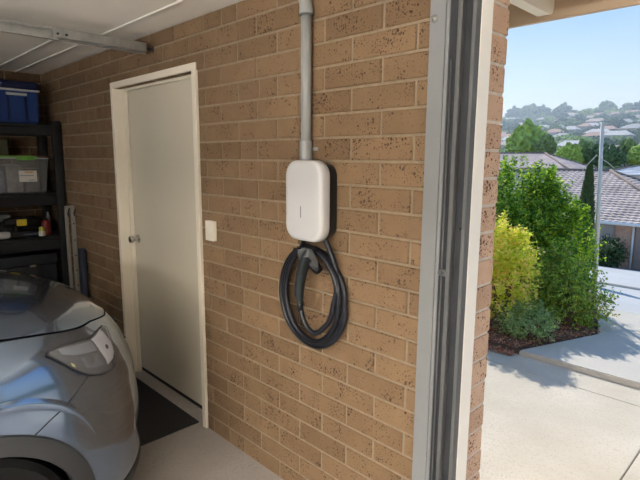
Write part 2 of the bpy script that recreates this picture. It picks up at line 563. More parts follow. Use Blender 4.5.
# eave: soffit lining, fascia and the lookout board
bm = B(); box(bm, (WLX - .2, 0.24, 2.56), (6.2, 1.04, 2.585)); tag(obj('soffit', bm, mat('beige soffit', (0.62, 0.54, 0.43), 0.7)), kind='structure')
bm = B(); box(bm, (WLX - .2, 1.04, 2.392), (6.2, 1.065, 2.64), 0.002); tag(obj('fascia', bm, mat('tan fascia', (0.50, 0.38, 0.26), 0.6)), kind='structure')
bm = B(); prism(bm, [(0.22, 2.404), (0.98, 2.404), (1.012, 2.411), (1.03, 2.43), (1.035, 2.46), (1.035, 2.56), (0.22, 2.56)], 0, 0.33, 0.387)
tag(obj('trim_2', bm, mat('cream lookout paint', (0.86, 0.80, 0.68), 0.5)), kind='structure')
bm = B(); box(bm, (-.9, 0.22, 2.43), (0.33, 0.62, 2.45), 0.002); tag(obj('trim_3', bm, mat('cream soffit lining', (0.80, 0.73, 0.60), 0.6)), kind='structure')

# ---------------------------------------------------------------- personnel door
dr = struct_root('door_1', (DX0, 0, 0))
bm = B()
g = 0.002
box(bm, (DX0 + g, -0.012, 0), (DX0 + .042, 0.126, DZ - g), 0.002)
box(bm, (DX1 - .042, -0.012, 0), (DX1 - g, 0.126, DZ - g), 0.002)
box(bm, (DX0 + .042, -0.012, DZ - .044), (DX1 - .042, 0.126, DZ - g), 0.002)
# stops (rebate) around the leaf
box(bm, (DX0 + .042, 0.066, 0), (DX0 + .056, 0.094, DZ - .044), 0.001)
box(bm, (DX1 - .056, 0.066, 0), (DX1 - .042, 0.094, DZ - .044), 0.001)
box(bm, (DX0 + .056, 0.066, DZ - .058), (DX1 - .056, 0.094, DZ - .044), 0.001)
obj('door_frame', bm, M['cream'], dr, smooth=30)
bm = B(); box(bm, (DX0 + .046, 0.096, 0.034), (DX1 - .046, 0.124, DZ - .048), 0.003, 2)
leaf = obj('door_leaf', bm, M['door'], dr, smooth=30)
bm = B(); box(bm, (DX0 + .044, 0.100, 0.004), (DX1 - .044, 0.120, 0.034)); obj('door_seal', bm, M['gap'], dr)
# knob
bm = B()
k = at(139, 239, 0.09)
kx, kz = DX0 + .115, k.z
lathe(bm, [(0.034, 0.0), (0.034, -0.006), (0.030, -0.010), (0.014, -0.013), (0.012, -0.034), (0.020, -0.040), (0.0275, -0.050), (0.029, -0.062), (0.025, -0.072), (0.012, -0.077)], (kx, 0.0955, kz), 1, 24)
obj('door_knob', bm, M['chrome'], dr, smooth=40)
bm = B(); box(bm, (DX1 - .13, 0.1225, 0.0), (DX1 - .1, 0.1235, 0.001)); bm.free()
# door mat
bm = B(); box(bm, (-2.21, -0.452, 0.0), (-1.285, -0.004, 0.011), 0.004, 2)
tag(obj('door_mat', bm, M['mat'], loc=(-1.75, -.23, 0)), 'charcoal rubber-backed door mat on the floor at the beige door', 'door mat')
# light switch
sw = thing('light_switch', 'ivory wall switch on the brick beside the beige door', 'light switch', (-1.06, -0.001, 1.235))
bm = B(); box(bm, (-1.105, -0.026, 1.237), (-1.022, -0.001, 1.352), 0.004, 3); obj('switch_plate', bm, M['switch'], sw, smooth=40)
bm = B(); box(bm, (-1.070, -0.033, 1.287), (-1.057, -0.0255, 1.309), 0.002, 2); obj('rocker', bm, M['switch'], sw, smooth=40)

# ---------------------------------------------------------------- garage door side frame and track (fixed to the wall end)
fr = thing('garage_door_track', 'grey metal garage door guide track on the white side frame at the opening', 'door track', (0.47, -0.02, 0))
H = 2.46
bm = B(); box(bm, (0.377, -0.013, 0.0), (0.4405, -0.002, H), 0.0015); obj('side_flange', bm, M['whitemetal'], fr)
bm = B(); box(bm, (0.4415, -0.010, 0.0), (0.455, -0.002, H), 0.001)
obj('flange_lip', bm, M['whitemetal'], fr)
bm = B(); box(bm, (0.455, -0.006, 0.0), (0.5565, -0.002, H)); obj('track_back', bm, M['trackdark'], fr)
bm = B(); box(bm, (0.497, -0.030, 0.0), (0.513, -0.0062, H), 0.002); obj('guide_rib', bm, M['trackmid'], fr)
bm = B(); box(bm, (0.5535, -0.030, 0.0), (0.5560, -0.0062, H)); box(bm, (0.5535, -0.034, 0.0), (0.5665, -0.030, H), 0.001); box(bm, (0.564, -0.030, 0), (0.5665, -.002, H))
obj('guide_lip', bm, M['trackmid'], fr)
bm = B(); lathe(bm, [(0.013, 0), (0.013, -0.002), (0.007, -0.003), (0.007, -0.007), (0.002, -0.0075)], (0.397, -0.013, 2.195), 1, 12); obj('screw', bm, M['galv'], fr)
for zz in (1.47, 0.45):
    bm = B(); lathe(bm, [(0.007, 0), (0.006, -0.004), (0.002, -0.005)], (0.535, -0.0062, zz), 1, 10); obj('screw', bm, M['black'], fr)
bm = B(); box(bm, (0.470, -0.028, 1.295), (0.502, -0.0062, 1.318), 0.002); lathe(bm, [(0.009, -.03), (0.009, -0.038), (0.004, -0.04)], (0.478, 0, 1.306), 1, 8); obj('track_bolt', bm, M['trackmid'], fr)
bm = B(); tube(bm, [(0.470, -.012, 2.05), (0.470, -.012, 0.01)], 0.003, 8); obj('lift_cord', bm, M['trackmid'], fr)
# white timber reveal
bm = B(); box(bm, (0.5575, 0.001, 0.0), (0.567, 0.078, 2.29), 0.002); tag(obj('trim_4', bm, M['whitetimber']), kind='structure')

# ---------------------------------------------------------------- ceiling rail
rl = thing('overhead_rail', 'galvanised channel rail hung under the ceiling above the door', 'rail', (-1.67, -0.05, 2.35))
bm = B()
XR = -1.67
for (a, b) in (((XR - .024, -3.6, 2.352), (XR - .021, -0.055, 2.412)), ((XR - .021, -3.6, 2.352), (XR, -0.57, 2.355)), ((XR - .021, -3.6, 2.409), (XR, -0.055, 2.412)), ((XR - .003, -3.6, 2.355), (XR, -0.57, 2.363)), ((XR - .003, -3.6, 2.401), (XR, -0.57, 2.409))):
    box(bm, a, b)
obj('channel', bm, M['galv'], rl)
bm = B(); box(bm, (XR + .001, -0.60, 2.364), (XR + .004, -0.06, 2.416)); box(bm, (XR + .004, -0.60, 2.364), (XR + .010, -0.06, 2.3665)); box(bm, (XR + .004, -0.60, 2.4135), (XR + .010, -0.06, 2.416))
obj('splice_plate', bm, M['galv'], rl)
for yy in (-0.575, -0.53):
    bm = B(); lathe(bm, [(0.007, 0.004), (0.007, 0.008), (0.003, 0.009)], (XR, yy, 2.385), 0, 8); obj('bolt', bm, M['trackdark'], rl)
bm = B(); box(bm, (XR - .030, -0.12, 2.385), (XR - .0245, -0.002, 2.400)); box(bm, (XR - .030, -0.006, 2.372), (XR - .018, -0.002, 2.408)); obj('wall_bracket', bm, M['trackdark'], rl)
for yy in (-0.95, -2.2, -3.4):
    bm = B(); box(bm, (XR - .035, yy - .012, 2.35), (XR - .0245, yy + .012, CEIL - .001)); obj('hanger', bm, M['galv'], rl)

# ---------------------------------------------------------------- conduit
cx, cy = -0.237, -0.031
cn = thing('conduit', 'grey plastic conduit pipe running down the brick wall to the charger', 'pipe', (cx, 0, 1.70))
bm = B(); tube(bm, [(cx, cy, 1.703), (cx, cy, 2.36)], 0.0235, 20); obj('pipe', bm, M['pvc'], cn)
bm = B(); tube(bm, [(cx, cy, 1.705), (cx, cy, 1.79)], 0.0285, 20); obj('collar', bm, M['pvc'], cn, smooth=40)
bm = B(); tube(bm, [(cx, cy, 2.325), (cx, cy, 2.332), (cx, cy, 2.35)], [0.030, 0.0305, 0.0295], 20)
bm2 = spline([(cx, cy, 2.335), (cx - .003, cy, 2.36), (cx - .018, cy, 2.405), (cx - .07, cy, 2.448), (cx - .2, cy, 2.457)], 6)
tube(bm, bm2, 0.0285, 20); obj('elbow', bm, M['pvc'], cn, smooth=40)
bm = B(); tube(bm, [(cx, cy, 2.318), (cx, cy, 2.325)], 0.0315, 20); obj('seal_ring', bm, M['trackmid'], cn, smooth=40)
bm = B(); tube(bm, [(cx - .2, cy, 2.455), (cx - 3.0, cy, 2.455)], 0.0235, 14); bm.free()
bm = B(); lathe(bm, [(0.005, 0), (0.005, -.004)], (cx + .043, -.003, 1.755), 1, 8); box(bm, (cx + .02, -.01, 1.748), (cx + .05, -.002, 1.762)); obj('pipe_clip', bm, M['pvc'], cn)

# ---------------------------------------------------------------- charger
CX0, CX1, CZ0, CZ1 = -0.294, -0.056, 1.352, 1.704
ch = thing('ev_charger', 'white wall-mounted electric vehicle charger box on the brick wall', 'charger', ((CX0 + CX1) / 2, 0, CZ0))
def rr_loft(bm, secs, n=7, mi=0):
    rings = []
    for y, ins, r in secs:
        rings.append([bm.verts.new((x, y, z)) for x, z in rrect(CX0 + ins, CX1 - ins, CZ0 + ins, CZ1 - ins, r, n)])
    for A, C in zip(rings, rings[1:]):
        for k in range(len(A)):
            f = bm.faces.new((A[k], A[(k + 1) % len(A)], C[(k + 1) % len(A)], C[k])); f.smooth = True
    bm.faces.new(rings[0]); f = bm.faces.new(rings[-1])
bm = B(); rr_loft(bm, [(-0.059, 0.003, 0.063), (-0.063, 0.0, 0.066), (-0.094, 0.0, 0.066), (-0.101, 0.002, 0.065), (-0.106, 0.006, 0.062), (-0.1095, 0.013, 0.056), (-0.111, 0.022, 0.05), (-0.1125, 0.06, 0.03)])
obj('front_cover', bm, M['whiteplastic'], ch, smooth=50)
bm = B(); rr_loft(bm, [(-0.001, 0.016, 0.05), (-0.004, 0.014, 0.052), (-0.050, 0.012, 0.054), (-0.0585, 0.014, 0.05)])
obj('back_housing', bm, M['black'], ch, smooth=50)
p = at(300.5, 212, -0.113)
bm = B(); box(bm, (p.x - .0025, -0.1128, p.z - .025), (p.x + .0025, -0.1115, p.z + .025)); obj('indicator_slot', bm, M['ind'], ch)

# cable: gland, loops and connector
cb = thing('charging_cable', 'coiled black charging cable hanging below the white charger', 'cable', (-0.19, -0.04, 0.83))
CRAD = 0.0125
P = []
# leaves the charger bottom on the right and goes round the coil
P += [at(324, 236, -0.045), at(327, 244, -0.045), at(334, 262, -0.04), at(340.5, 290, -0.035)]
def loop(cx_, cz_, rx, rz, y0, y1, a0, a1, n=16):
    out = []
    for k in range(n):
        t = k / n
        a = a0 + (a1 - a0) * t
        out.append(Vector((cx_ + rx * math.cos(a), y0 + (y1 - y0) * t, cz_ + rz * math.sin(a))))
    return out
full = -2 * PI
P += loop(-0.200, 1.076, 0.216, 0.232, -0.030, -0.030, -0.15, full - 0.1, 18)
P += loop(-0.184, 1.086, 0.192, 0.222, -0.032, -0.058, -0.1, full + 0.0, 18)
P += loop(-0.172, 1.094, 0.172, 0.212, -0.058, -0.062, 0.0, full - 0.05, 18)
P += loop(-0.160, 1.105, 0.138, 0.180, -0.064, -0.074, -0.05, -0.85, 4)
P += [at(323.5, 328, -0.08), at(319, 332, -0.085), at(313.5, 333, -0.09), at(308, 328.5, -0.093), at(303.5, 320, -0.095), at(301, 311, -0.095), at(299.8, 304, -0.095)]
bm = B(); tube(bm, spline(P, 4), CRAD, 12); obj('cable', bm, M['cable'], cb)
# second strand from the charger to the left side of the coil
bm = B(); tube(bm, spline([at(305, 236, -0.05), at(303, 244, -0.045), at(298, 252, -0.035), at(290, 264, -0.03)], 5), 0.011, 10); obj('cable_tail', bm, M['cable'], cb)
# connector handle as loft of rounded ellipses
bm = B()
Yc = -0.105
secs = [(300.2, 303.0, .011, .011), (299.6, 299.0, .015, .016), (298.8, 294.0, .021, .022), (299.6, 284.0, .0235, .025), (301.6, 273.0, .024, .027), (304.0, 266.0, .026, .030), (306.5, 259.5, .028, .034), (308.5, 253.0, .027, .032), (309.5, 249.5, .020, .024)]
prev = None
for px, py, ra, rb in secs:
    c = at(px, py, Yc + 0.0)
    R = [bm.verts.new(c + Vector((ra * math.cos(a) * abs(math.cos(a)) ** -0.25 if abs(math.cos(a)) > 1e-3 else 0, rb * math.sin(a), 0.25 * ra * math.cos(a)))) for a in [2 * PI * k / 16 for k in range(16)]]
    if prev:
        for k in range(16):
            f = bm.faces.new((prev[k], prev[(k + 1) % 16], R[(k + 1) % 16], R[k])); f.smooth = True
    else: bm.faces.new(R)
    prev = R
bm.faces.new(prev)
cg = obj('connector_handle', bm, M['gun'], cb, smooth=60)
bm = B(); a_ = at(308, 259, -0.09); tube(bm, [a_, a_ + Vector((0.028, 0.02, -0.035)), a_ + Vector((0.034, 0.035, -0.055))], [0.024, 0.026, 0.022], 14); obj('connector_nose', bm, M['black'], cb)
bm = B(); tube(bm, [at(300.2, 302, -.1), at(300.0, 306, -.097), at(300.3, 311, -.095)], [0.0165, 0.0155, 0.0145], 12); obj('strain_relief', bm, M['black'], cb)
# grey hook the connector hangs in
hk = thing('connector_holster', 'small grey holster hook on the wall under the white charger', 'hook', (-0.21, 0, 1.25))
bm = B()
A = [at(297.5, 249.5, -.118), at(306, 248, -.125), at(309, 249.5, -.125), at(315, 262, -.105), at(315.2, 267.5, -.10), at(309, 257.5, -.13), at(306, 257, -.138), at(298, 258, -.135)]
f0 = [bm.verts.new(v) for v in A]
f1 = [bm.verts.new(v + Vector((0.004, 0.014, -0.002))) for v in A]
bm.faces.new(f0); bm.faces.new(f1)
for k in range(len(A)): bm.faces.new((f0[k], f0[(k + 1) % len(A)], f1[(k + 1) % len(A)], f1[k]))
bmesh.ops.triangulate(bm, faces=bm.faces[:])
obj('hook_cap', bm, M['holster'], hk)
bm = B(); c0 = at(306, 251, -.02)
tube(bm, [(c0.x, -0.001, c0.z), (c0.x, -0.012, c0.z)], 0.032, 18)
tube(bm, [(c0.x, -0.012, c0.z), (c0.x + .0, -0.085, c0.z + .004)], 0.02, 14)
obj('wall_mount', bm, M['black'], hk, smooth=40)
#MORE
# ================================================================ CAR
PRF = [(.20, .875, .765), (.28, .90, .79), (.35, .91, .80), (.55, .92, .80), (.75, .918, .775), (.88, .905, .725), (.96, .885, .668), (1.02, .85, .60), (1.06, .78, .52), (1.085, .66, .42), (1.105, .48, .27), (1.12, .22, .08)]
XC, YC, YR, NE = -1.36, -1.3, -4.55, 2.4
def prof(z):
    z = min(max(z, PRF[0][0]), PRF[-1][0])
    for a, b in zip(PRF, PRF[1:]):
        if z <= b[0]:
            t = (z - a[0]) / (b[0] - a[0])
            return a[1] + t * (b[1] - a[1]), a[2] + t * (b[2] - a[2])
def S(s, z, off=0.0):
    """surface point: s<=0 along the straight right side (y = YC+s), 0..1 right front quarter, 1..2 left front quarter, >2 left side"""
    w_, l_ = prof(z)
    m = s if s <= 1 else 2 - s
    if m <= 0: x, y = w_, YC + m
    else:
        a = m * PI / 2
        x = w_ * math.cos(a) ** (2 / NE); y = YC + l_ * math.sin(a) ** (2 / NE)
    x = max(x, 0)
    X = XC + (x if s <= 1 else -x)
    if off:
        dd = 1e-3
        p0 = S(s, z); p1 = S(s + dd, z); p2 = S(s, min(z + dd, 1.119)) if z < 1.118 else S(s, z - dd)
        n_ = (p1 - p0).cross((p2 - p0) if z < 1.118 else (p0 - p2))
        if n_.length > 0: n_.normalize()
        return p0 + n_ * off
    return Vector((X, y, z))
GAPPTS = [(-9, 1.062), (0, 1.062), (0.09, 1.060), (0.16, 1.055), (0.258, 1.044), (0.344, 1.031), (0.427, 1.021), (0.523, 1.014), (0.60, 0.998), (0.7, 0.975), (0.85, 0.955), (1.0, 0.95)]
def gapz(s):
    m = s if s <= 1 else 2 - s
    for a, b in zip(GAPPTS, GAPPTS[1:]):
        if m <= b[0]: return a[1] + (b[1] - a[1]) * (m - a[0]) / (b[0] - a[0])
    return GAPPTS[-1][1]
car = thing('car', 'pale blue-silver SUV parked nose-in beside the beige door', 'car', (XC, -2.8, 0))
WY, WZ, WY2 = -1.36, 0.36, -4.05
side = [-(3.25) + 3.25 * k / 110 for k in range(110)]
front = [k / 40 for k in range(41)]
sl = side + front + [2 - q for q in reversed(front[:-1])] + [2 - q for q in reversed(side)]
def rear_ring(z):
    w_, l_ = prof(z)
    l_ = l_ * 0.55
    out = []
    for k in range(1, 16):
        a = PI * k / 16
        x = w_ * abs(math.cos(a)) ** (2 / NE) * (-1 if math.cos(a) > 0 else 1)
        out.append(Vector((XC + x, YR - l_ * math.sin(a) ** (2 / NE), z)))
    return out
def in_arch(p, r):
    return abs(p.x - XC) > 0.5 and ((p.y - WY) ** 2 + (p.z - WZ) ** 2 < r * r or (p.y - WY2) ** 2 + (p.z - WZ) ** 2 < r * r)
bm = B()
rows = []
NR = 30
for i in range(NR + 1):
    r_ = []
    for s_ in sl:
        zg = gapz(s_) - 0.003
        r_.append(S(s_, 0.22 + (zg - 0.22) * (i / NR)))
    zg = gapz(0) - 0.003
    r_ += rear_ring(0.22 + (zg - 0.22) * (i / NR))
    r_.append(r_[0])
    rows.append(r_)
# inward flange
rows.append([p + (Vector((XC, max(min(p.y, -1.5), -4.6), p.z)) - p).normalized() * 0.03 + Vector((0, 0, -.012)) for p in rows[-1]])
V = [[bm.verts.new(p) for p in r_] for r_ in rows]
for i in range(len(V) - 1):
    for j in range(len(V[0]) - 1):
        q = [V[i][j], V[i][j + 1], V[i + 1][j + 1], V[i + 1][j]]
        c = sum((v.co for v in q), Vector()) / 4
        if in_arch(c, 0.40): continue
        f = bm.faces.new(q); f.smooth = True
bmesh.ops.remove_doubles(bm, verts=bm.verts[:], dist=1e-5)
obj('body', bm, M['paint'], car, smooth=50)
# bonnet (front) and, behind the windscreen line, the deck of the body
bm = B()
rows = []
for i in range(17):
    t = (i / 16)
    r_ = []
    for s_ in sl:
        zg = gapz(s_) + 0.003
        z_ = zg + (1.1199 - zg) * (1 - (1 - t) ** 1.7)
        r_.append(S(s_, z_))
    rows.append(r_)
rows.insert(0, [p + Vector((0, 0, -.012)) + (Vector((XC, max(min(p.y, -1.5), -4.6), p.z)) - p).normalized() * 0.02 for p in rows[0]])
V = [[bm.verts.new(p) for p in r_] for r_ in rows]
n_ = len(sl)
for i in range(len(V) - 1):
    for j in range(n_ - 1):
        f = bm.faces.new((V[i][j], V[i][j + 1], V[i + 1][j + 1], V[i + 1][j])); f.smooth = True
# close the middle strip
top = V[-1]
for j in range(n_ // 2):
    a, b, c_, d_ = top[j], top[j + 1], top[n_ - 2 - j], top[n_ - 1 - j]
    if len({a, b, c_, d_}) == 4:
        try: f = bm.faces.new((a, b, c_, d_)); f.smooth = True
        except ValueError: pass
    elif len({a, b, d_}) == 3:
        f = bm.faces.new((a, b, d_)); f.smooth = True
obj('bonnet', bm, M['paint'], car, smooth=50)
# bonnet crease ribs
for sx_ in (1, -1):
    bm = B(); tube(bm, spline([(XC + sx_ * .30, -1.08, 1.108), (XC + sx_ * .40, -1.4, 1.109), (XC + sx_ * .46, -1.85, 1.108)], 6), [0.004] * 13, 8); obj('bonnet_crease', bm, M['paint'], car, smooth=60)
# arch cladding, wheels
def ring_side(bm, sx_, cy_, r0, r1, a0, a1, x0, x1, n=40):
    P0 = []
    for k in range(n + 1):
        a = a0 + (a1 - a0) * k / n
        row = []
        for r_, xo in ((r1, -0.004), (r1 - .004, 0.012), ((r0 + r1) / 2, 0.016), (r0 + .004, 0.013), (r0, 0.004), (r0, -0.10)):
            y = cy_ + r_ * math.cos(a); z = WZ + r_ * math.sin(a)
            zc = min(max(z, .2), 1.05)
            if y > YC:
                w_, l_ = prof(zc)
                q = min(1, (y - YC) / l_)
                wx = w_ * (1 - q ** NE) ** (1 / NE)
            else: wx = prof(zc)[0]
            row.append(Vector((XC + sx_ * (wx + xo), y, max(z, .16))))
        P0.append(row)
    grid(bm, P0)
for nm, cyy in (('front', WY), ('rear', WY2)):
    for sx_ in (1, -1):
        bm = B(); ring_side(bm, sx_, cyy, 0.356, 0.432, -0.35, PI + .35, 0, 0)
        obj('wheel_arch', bm, M['clad'], car, smooth=50)
        # wheel well
        bm = B()
        x0 = XC + sx_ * 0.90; x1 = XC + sx_ * 0.55
        P0 = []
        for k in range(25):
            a = -0.45 + (PI + .9) * k / 24
            P0.append([Vector((min(abs(xx - XC), prof(.5)[0] - .03 - (0.10 if math.cos(a) > .75 else 0)) * sx_ + XC, cyy + .385 * math.cos(a), WZ + .385 * math.sin(a))) for xx in (x0, x1)])
        grid(bm, P0)
        c_ = bm.verts.new((x1, cyy, WZ))
        vs = [v for v in bm.verts if abs(v.co.x - x1) < 1e-5 and v is not c_]
        vs.sort(key=lambda v: math.atan2(v.co.z - WZ, v.co.y - cyy) if math.atan2(v.co.z - WZ, v.co.y - cyy) > -1.6 else math.atan2(v.co.z - WZ, v.co.y - cyy) + 2 * PI)
        for a_, b_ in zip(vs, vs[1:]): bm.faces.new((c_, a_, b_))
        obj('wheel_well', bm, M['gap'], car)
        xo = XC + sx_ * 0.862
        xi = XC + sx_ * 0.645
        bm = B()
        lathe(bm, [(0.225, xi), (0.31, xi), (0.335, xi + sx_ * .02), (0.342, xi + sx_ * .06), (0.342, xo - sx_ * .06), (0.335, xo - sx_ * .02), (0.31, xo), (0.225, xo - sx_ * .01)], (0, cyy, WZ - .018), 0, 40)
        wh = obj('wheel', bm, M['tyre'], car, smooth=40)
        bm = B()
        lathe(bm, [(0.224, xi + sx_ * .01), (0.226, xo - sx_ * .012), (0.216, xo - sx_ * .010), (0.205, xo - sx_ * .05), (0.205, xo - sx_ * .055)], (0, cyy, WZ - .018), 0, 36)
        for k in range(10):
            a = 2 * PI * k / 10
            p0 = Vector((xo - sx_ * .03, cyy + .05 * math.cos(a), WZ - .018 + .05 * math.sin(a)))
            p1 = Vector((xo - sx_ * .02, cyy + .213 * math.cos(a + .1), WZ - .018 + .213 * math.sin(a + .1)))
            tube(bm, [p0, (p0 + p1) / 2, p1], [.016, .012, .014], 6)
        lathe(bm, [(0.065, xo - sx_ * .06), (0.062, xo - sx_ * .02), (0.03, xo - sx_ * .012)], (0, cyy, WZ - .018), 0, 20)
        obj('rim', bm, M['alloy'], wh, smooth=40)
# lower black valance and sills
bm = B()
P0 = []
for z, o in ((0.15, -.06), (0.155, -.01), (0.20, .006), (0.27, .012), (0.30, .002)):
    P0.append([S(s_, max(z, .2), o) - Vector((0, 0, max(z, .2) - z)) for s_ in [0.36 + 1.28 * k / 40 for k in range(41)]])
grid(bm, P0); obj('lower_bumper', bm, M['clad'], car, smooth=50)
for sx_ in (1, -1):
    bm = B(); box(bm, (XC + sx_ * .78, WY2 + .42, .19), (XC + sx_ * .915, WY - .42, .33), .02, 2); obj('sill_cladding', bm, M['clad'], car, smooth=50)
bm = B(); box(bm, (XC - .55, YR - .38, .17), (XC + .55, -.75, .24)); obj('underbody', bm, M['gap'], car)
bm = B(); box(bm, (XC - .72, -2.4, .55), (XC + .72, -.80, .93), .05); obj('engine_bay', bm, M['gap'], car)
# panel lines
def line_on(pts, wd, nm, m, off=0.0008):
    """thin flush strip following (s,z) points"""
    bm = B()
    Q = [S(s_, z_, off) for s_, z_ in pts]
    N_ = [(S(s_, z_, .02) - S(s_, z_)).normalized() for s_, z_ in pts]
    A = []
    for i, q in enumerate(Q):
        d = (Q[min(i + 1, len(Q) - 1)] - Q[max(i - 1, 0)]).normalized()
        t = d.cross(N_[i]).normalized() * wd
        A.append([q - t, q + t])
    grid(bm, A)
    obj(nm, bm, m, car)
def dense(pts, n=6):
    out = []
    for a, b in zip(pts, pts[1:]):
        for k in range(n): out.append((a[0] + (b[0] - a[0]) * k / n, a[1] + (b[1] - a[1]) * k / n))
    return out + [pts[-1]]
def smooth_sz(pts, n=6):
    return [(p.x, p.y) for p in spline([(a, b, 0) for a, b in pts], n)]
seam = [(0.302, .864), (0.237, .826), (0.174, .787), (0.131, .764), (0.085, .73)]
for mir in (0, 1):
    mm_ = (lambda P_: [(2 - a, b) for a, b in P_]) if mir else (lambda P_: P_)
    line_on(mm_(smooth_sz(seam)), 0.0022, 'panel_gap', M['gap'])
    line_on(mm_(dense([(-0.78, 1.04), (-0.80, .9), (-.80, .5), (-.72, .36)])), 0.003, 'panel_gap', M['gap'])
    line_on(mm_(dense([(-1.9, 1.04), (-1.9, .40)], 20)), 0.003, 'panel_gap', M['gap'])
    # fender crease over the arch
    top_ = smooth_sz([(-0.10, .87), (0.05, .865), (0.13, .835), (0.2, .78), (0.25, .70), (.28, .62)], 8)
    bm = B()
    A = []
    for k, (s_, z_) in enumerate(mm_(top_)):
        fade = min(1, k / 8, (len(top_) - 1 - k) / 14)
        A.append([S(s_, z_ + .018, .0), S(s_, z_ + .004, .004 * fade), S(s_, z_ - .006, .006 * fade), S(s_, z_ - .03, .001 * fade - .0005)])
    grid(bm, A); obj('fender_crease', bm, M['paint'], car, smooth=80)
    # headlamp
    tp = [(0.19, .988), (0.205, 0.997), (0.258, 0.999), (0.328, 0.990), (0.40, .978), (0.486, .980), (0.545, .978), (0.56, .965)]
    bt = [(0.19, .986), (0.200, .975), (0.220, .950), (0.246, .915), (0.274, .882), (0.314, .854), (0.354, .838), (0.406, .830), (0.451, .835), (0.484, .862), (0.508, .900), (0.535, .94), (0.56, .963)]
    def ev(L, s_):
        for a, b in zip(L, L[1:]):
            if s_ <= b[0]: return a[1] + (b[1] - a[1]) * (s_ - a[0]) / max(1e-6, b[0] - a[0])
        return L[-1][1]
    ss = [0.19 + 0.37 * k / 40 for k in range(41)]
    def patch(nm, m, s0, s1, f0, f1, off, parent=car, dome=0.0, n=14):
        bm = B(); A = []
        for s_ in [s0 + (s1 - s0) * k / 36 for k in range(37)]:
            zb, zt = ev(bt, s_), ev(tp, s_)
            row = []
            for j in range(n + 1):
                v = f0 + (f1 - f0) * j / n
                u = (s_ - s0) / (s1 - s0)
                edge = min(1, 6 * min(u, 1 - u), 5 * min(j / n, 1 - j / n))
                row.append(S(s_ if not mir else 2 - s_, zb + (zt - zb) * v, off + dome * edge))
            A.append(row)
        grid(bm, A)
        return obj(nm, bm, m, parent, smooth=60)
    hl = patch('headlamp', M['lamp_dark'], 0.19, 0.56, 0, 1, 0.0015)
    patch('reflector', M['lamp_chrome'], 0.24, 0.395, 0.66, 0.93, 0.0035, hl, .002)
    patch('reflector', M['lamp_bright'], 0.405, 0.51, 0.18, 0.95, 0.0035, hl, .003)
    patch('lamp_module', M['lamp_mid'], 0.30, 0.385, 0.22, 0.58, 0.0035, hl, .002)
    for (sp_, zp_, rr_) in ((0.335, .915, .026), (0.455, .915, .022)):
        c0 = S(sp_ if not mir else 2 - sp_, zp_, .004)
        nn = (S(sp_ if not mir else 2 - sp_, zp_, .03) - S(sp_ if not mir else 2 - sp_, zp_)).normalized()
        bm = B(); tube(bm, [c0, c0 + nn * .002, c0 + nn * .0028], [rr_, rr_ * .8, rr_ * .3], 18); obj('projector', bm, M['lamp_dark'], hl, smooth=60)
    patch('amber_reflector', mat('amber lens', (0.55, 0.52, 0.12), 0.3), 0.252, 0.262, 0.15, 0.30, 0.0035, hl)
    patch('lens', M['lens'], 0.19, 0.56, 0, 1, 0.004, hl, 0.005)
    outl = [(a, b) for a, b in tp] + [(a, b) for a, b in reversed(bt)]
    outl = outl + [outl[0]]
    line_on(mm_(dense(outl, 4)), 0.0032, 'lamp_seal', M['gap'], 0.0062)
# grille at the nose
def spatch(nm, m, s0, s1, z0f, z1f, off, n=16, k_=40):
    bm = B(); A = []
    for k in range(k_ + 1):
        s_ = s0 + (s1 - s0) * k / k_
        A.append([S(s_, z0f(s_) + (z1f(s_) - z0f(s_)) * j / n, off) for j in range(n + 1)])
    grid(bm, A); return obj(nm, bm, m, car, smooth=60)
spatch('grille', M['gap'], 0.82, 1.18, lambda s_: .56 + .5 * abs(s_ - 1) ** 1.5, lambda s_: .90 - .25 * abs(s_ - 1), 0.003)
for k in range(7):
    zz = .60 + .045 * k
    bm = B(); hw = .165 - .008 * abs(k - 4)
    tube(bm, [S(1 - hw + 2 * hw * j / 20, zz, .006) for j in range(21)], .006, 6); obj('grille_bar', bm, M['clad'], car, smooth=60)
spatch('lower_intake', M['gap'], 0.80, 1.20, lambda s_: .30, lambda s_: .42, 0.003)
# greenhouse: glass body and roof
gs = [(-1.75, 1.10, .70), (-2.45, 1.56, .60), (-2.75, 1.62, .59), (-4.2, 1.60, .58), (-4.75, 1.50, .57), (-4.95, 1.10, .70)]
bm = B()
P0 = []
for y, z, hw in gs:
    base = 1.09
    wbt = .80 if -4.9 < y < -2.2 else .72
    P0.append([Vector((XC + wbt, y, base)), Vector((XC + (wbt + hw) / 2 + .02, y, (base + z) / 2)), Vector((XC + hw, y, max(z - .05, base + .001)))] + [Vector((XC + hw * .92 * (1 - 2 * k / 6), y, z + .02 * (1 - (1 - 2 * k / 6) ** 2))) for k in range(7)] + [Vector((XC - hw, y, max(z - .05, base + .001))), Vector((XC - (wbt + hw) / 2 - .02, y, (base + z) / 2)), Vector((XC - wbt, y, base))])
grid(bm, P0); obj('cabin_glass', bm, M['carglass'], car, smooth=60)
bm = B()
P0 = []
for y, z, hw in gs[1:5]:
    P0.append([Vector((XC + (hw + .012), y, z - .055)), Vector((XC + (hw + .008), y, z - .01))] + [Vector((XC + hw * .92 * (1 - 2 * k / 6), y, z + .006 + .02 * (1 - (1 - 2 * k / 6) ** 2))) for k in range(7)] + [Vector((XC - (hw + .008), y, z - .01)), Vector((XC - (hw + .012), y, z - .055))])
grid(bm, P0); obj('roof', bm, M['paint'], car, smooth=60)
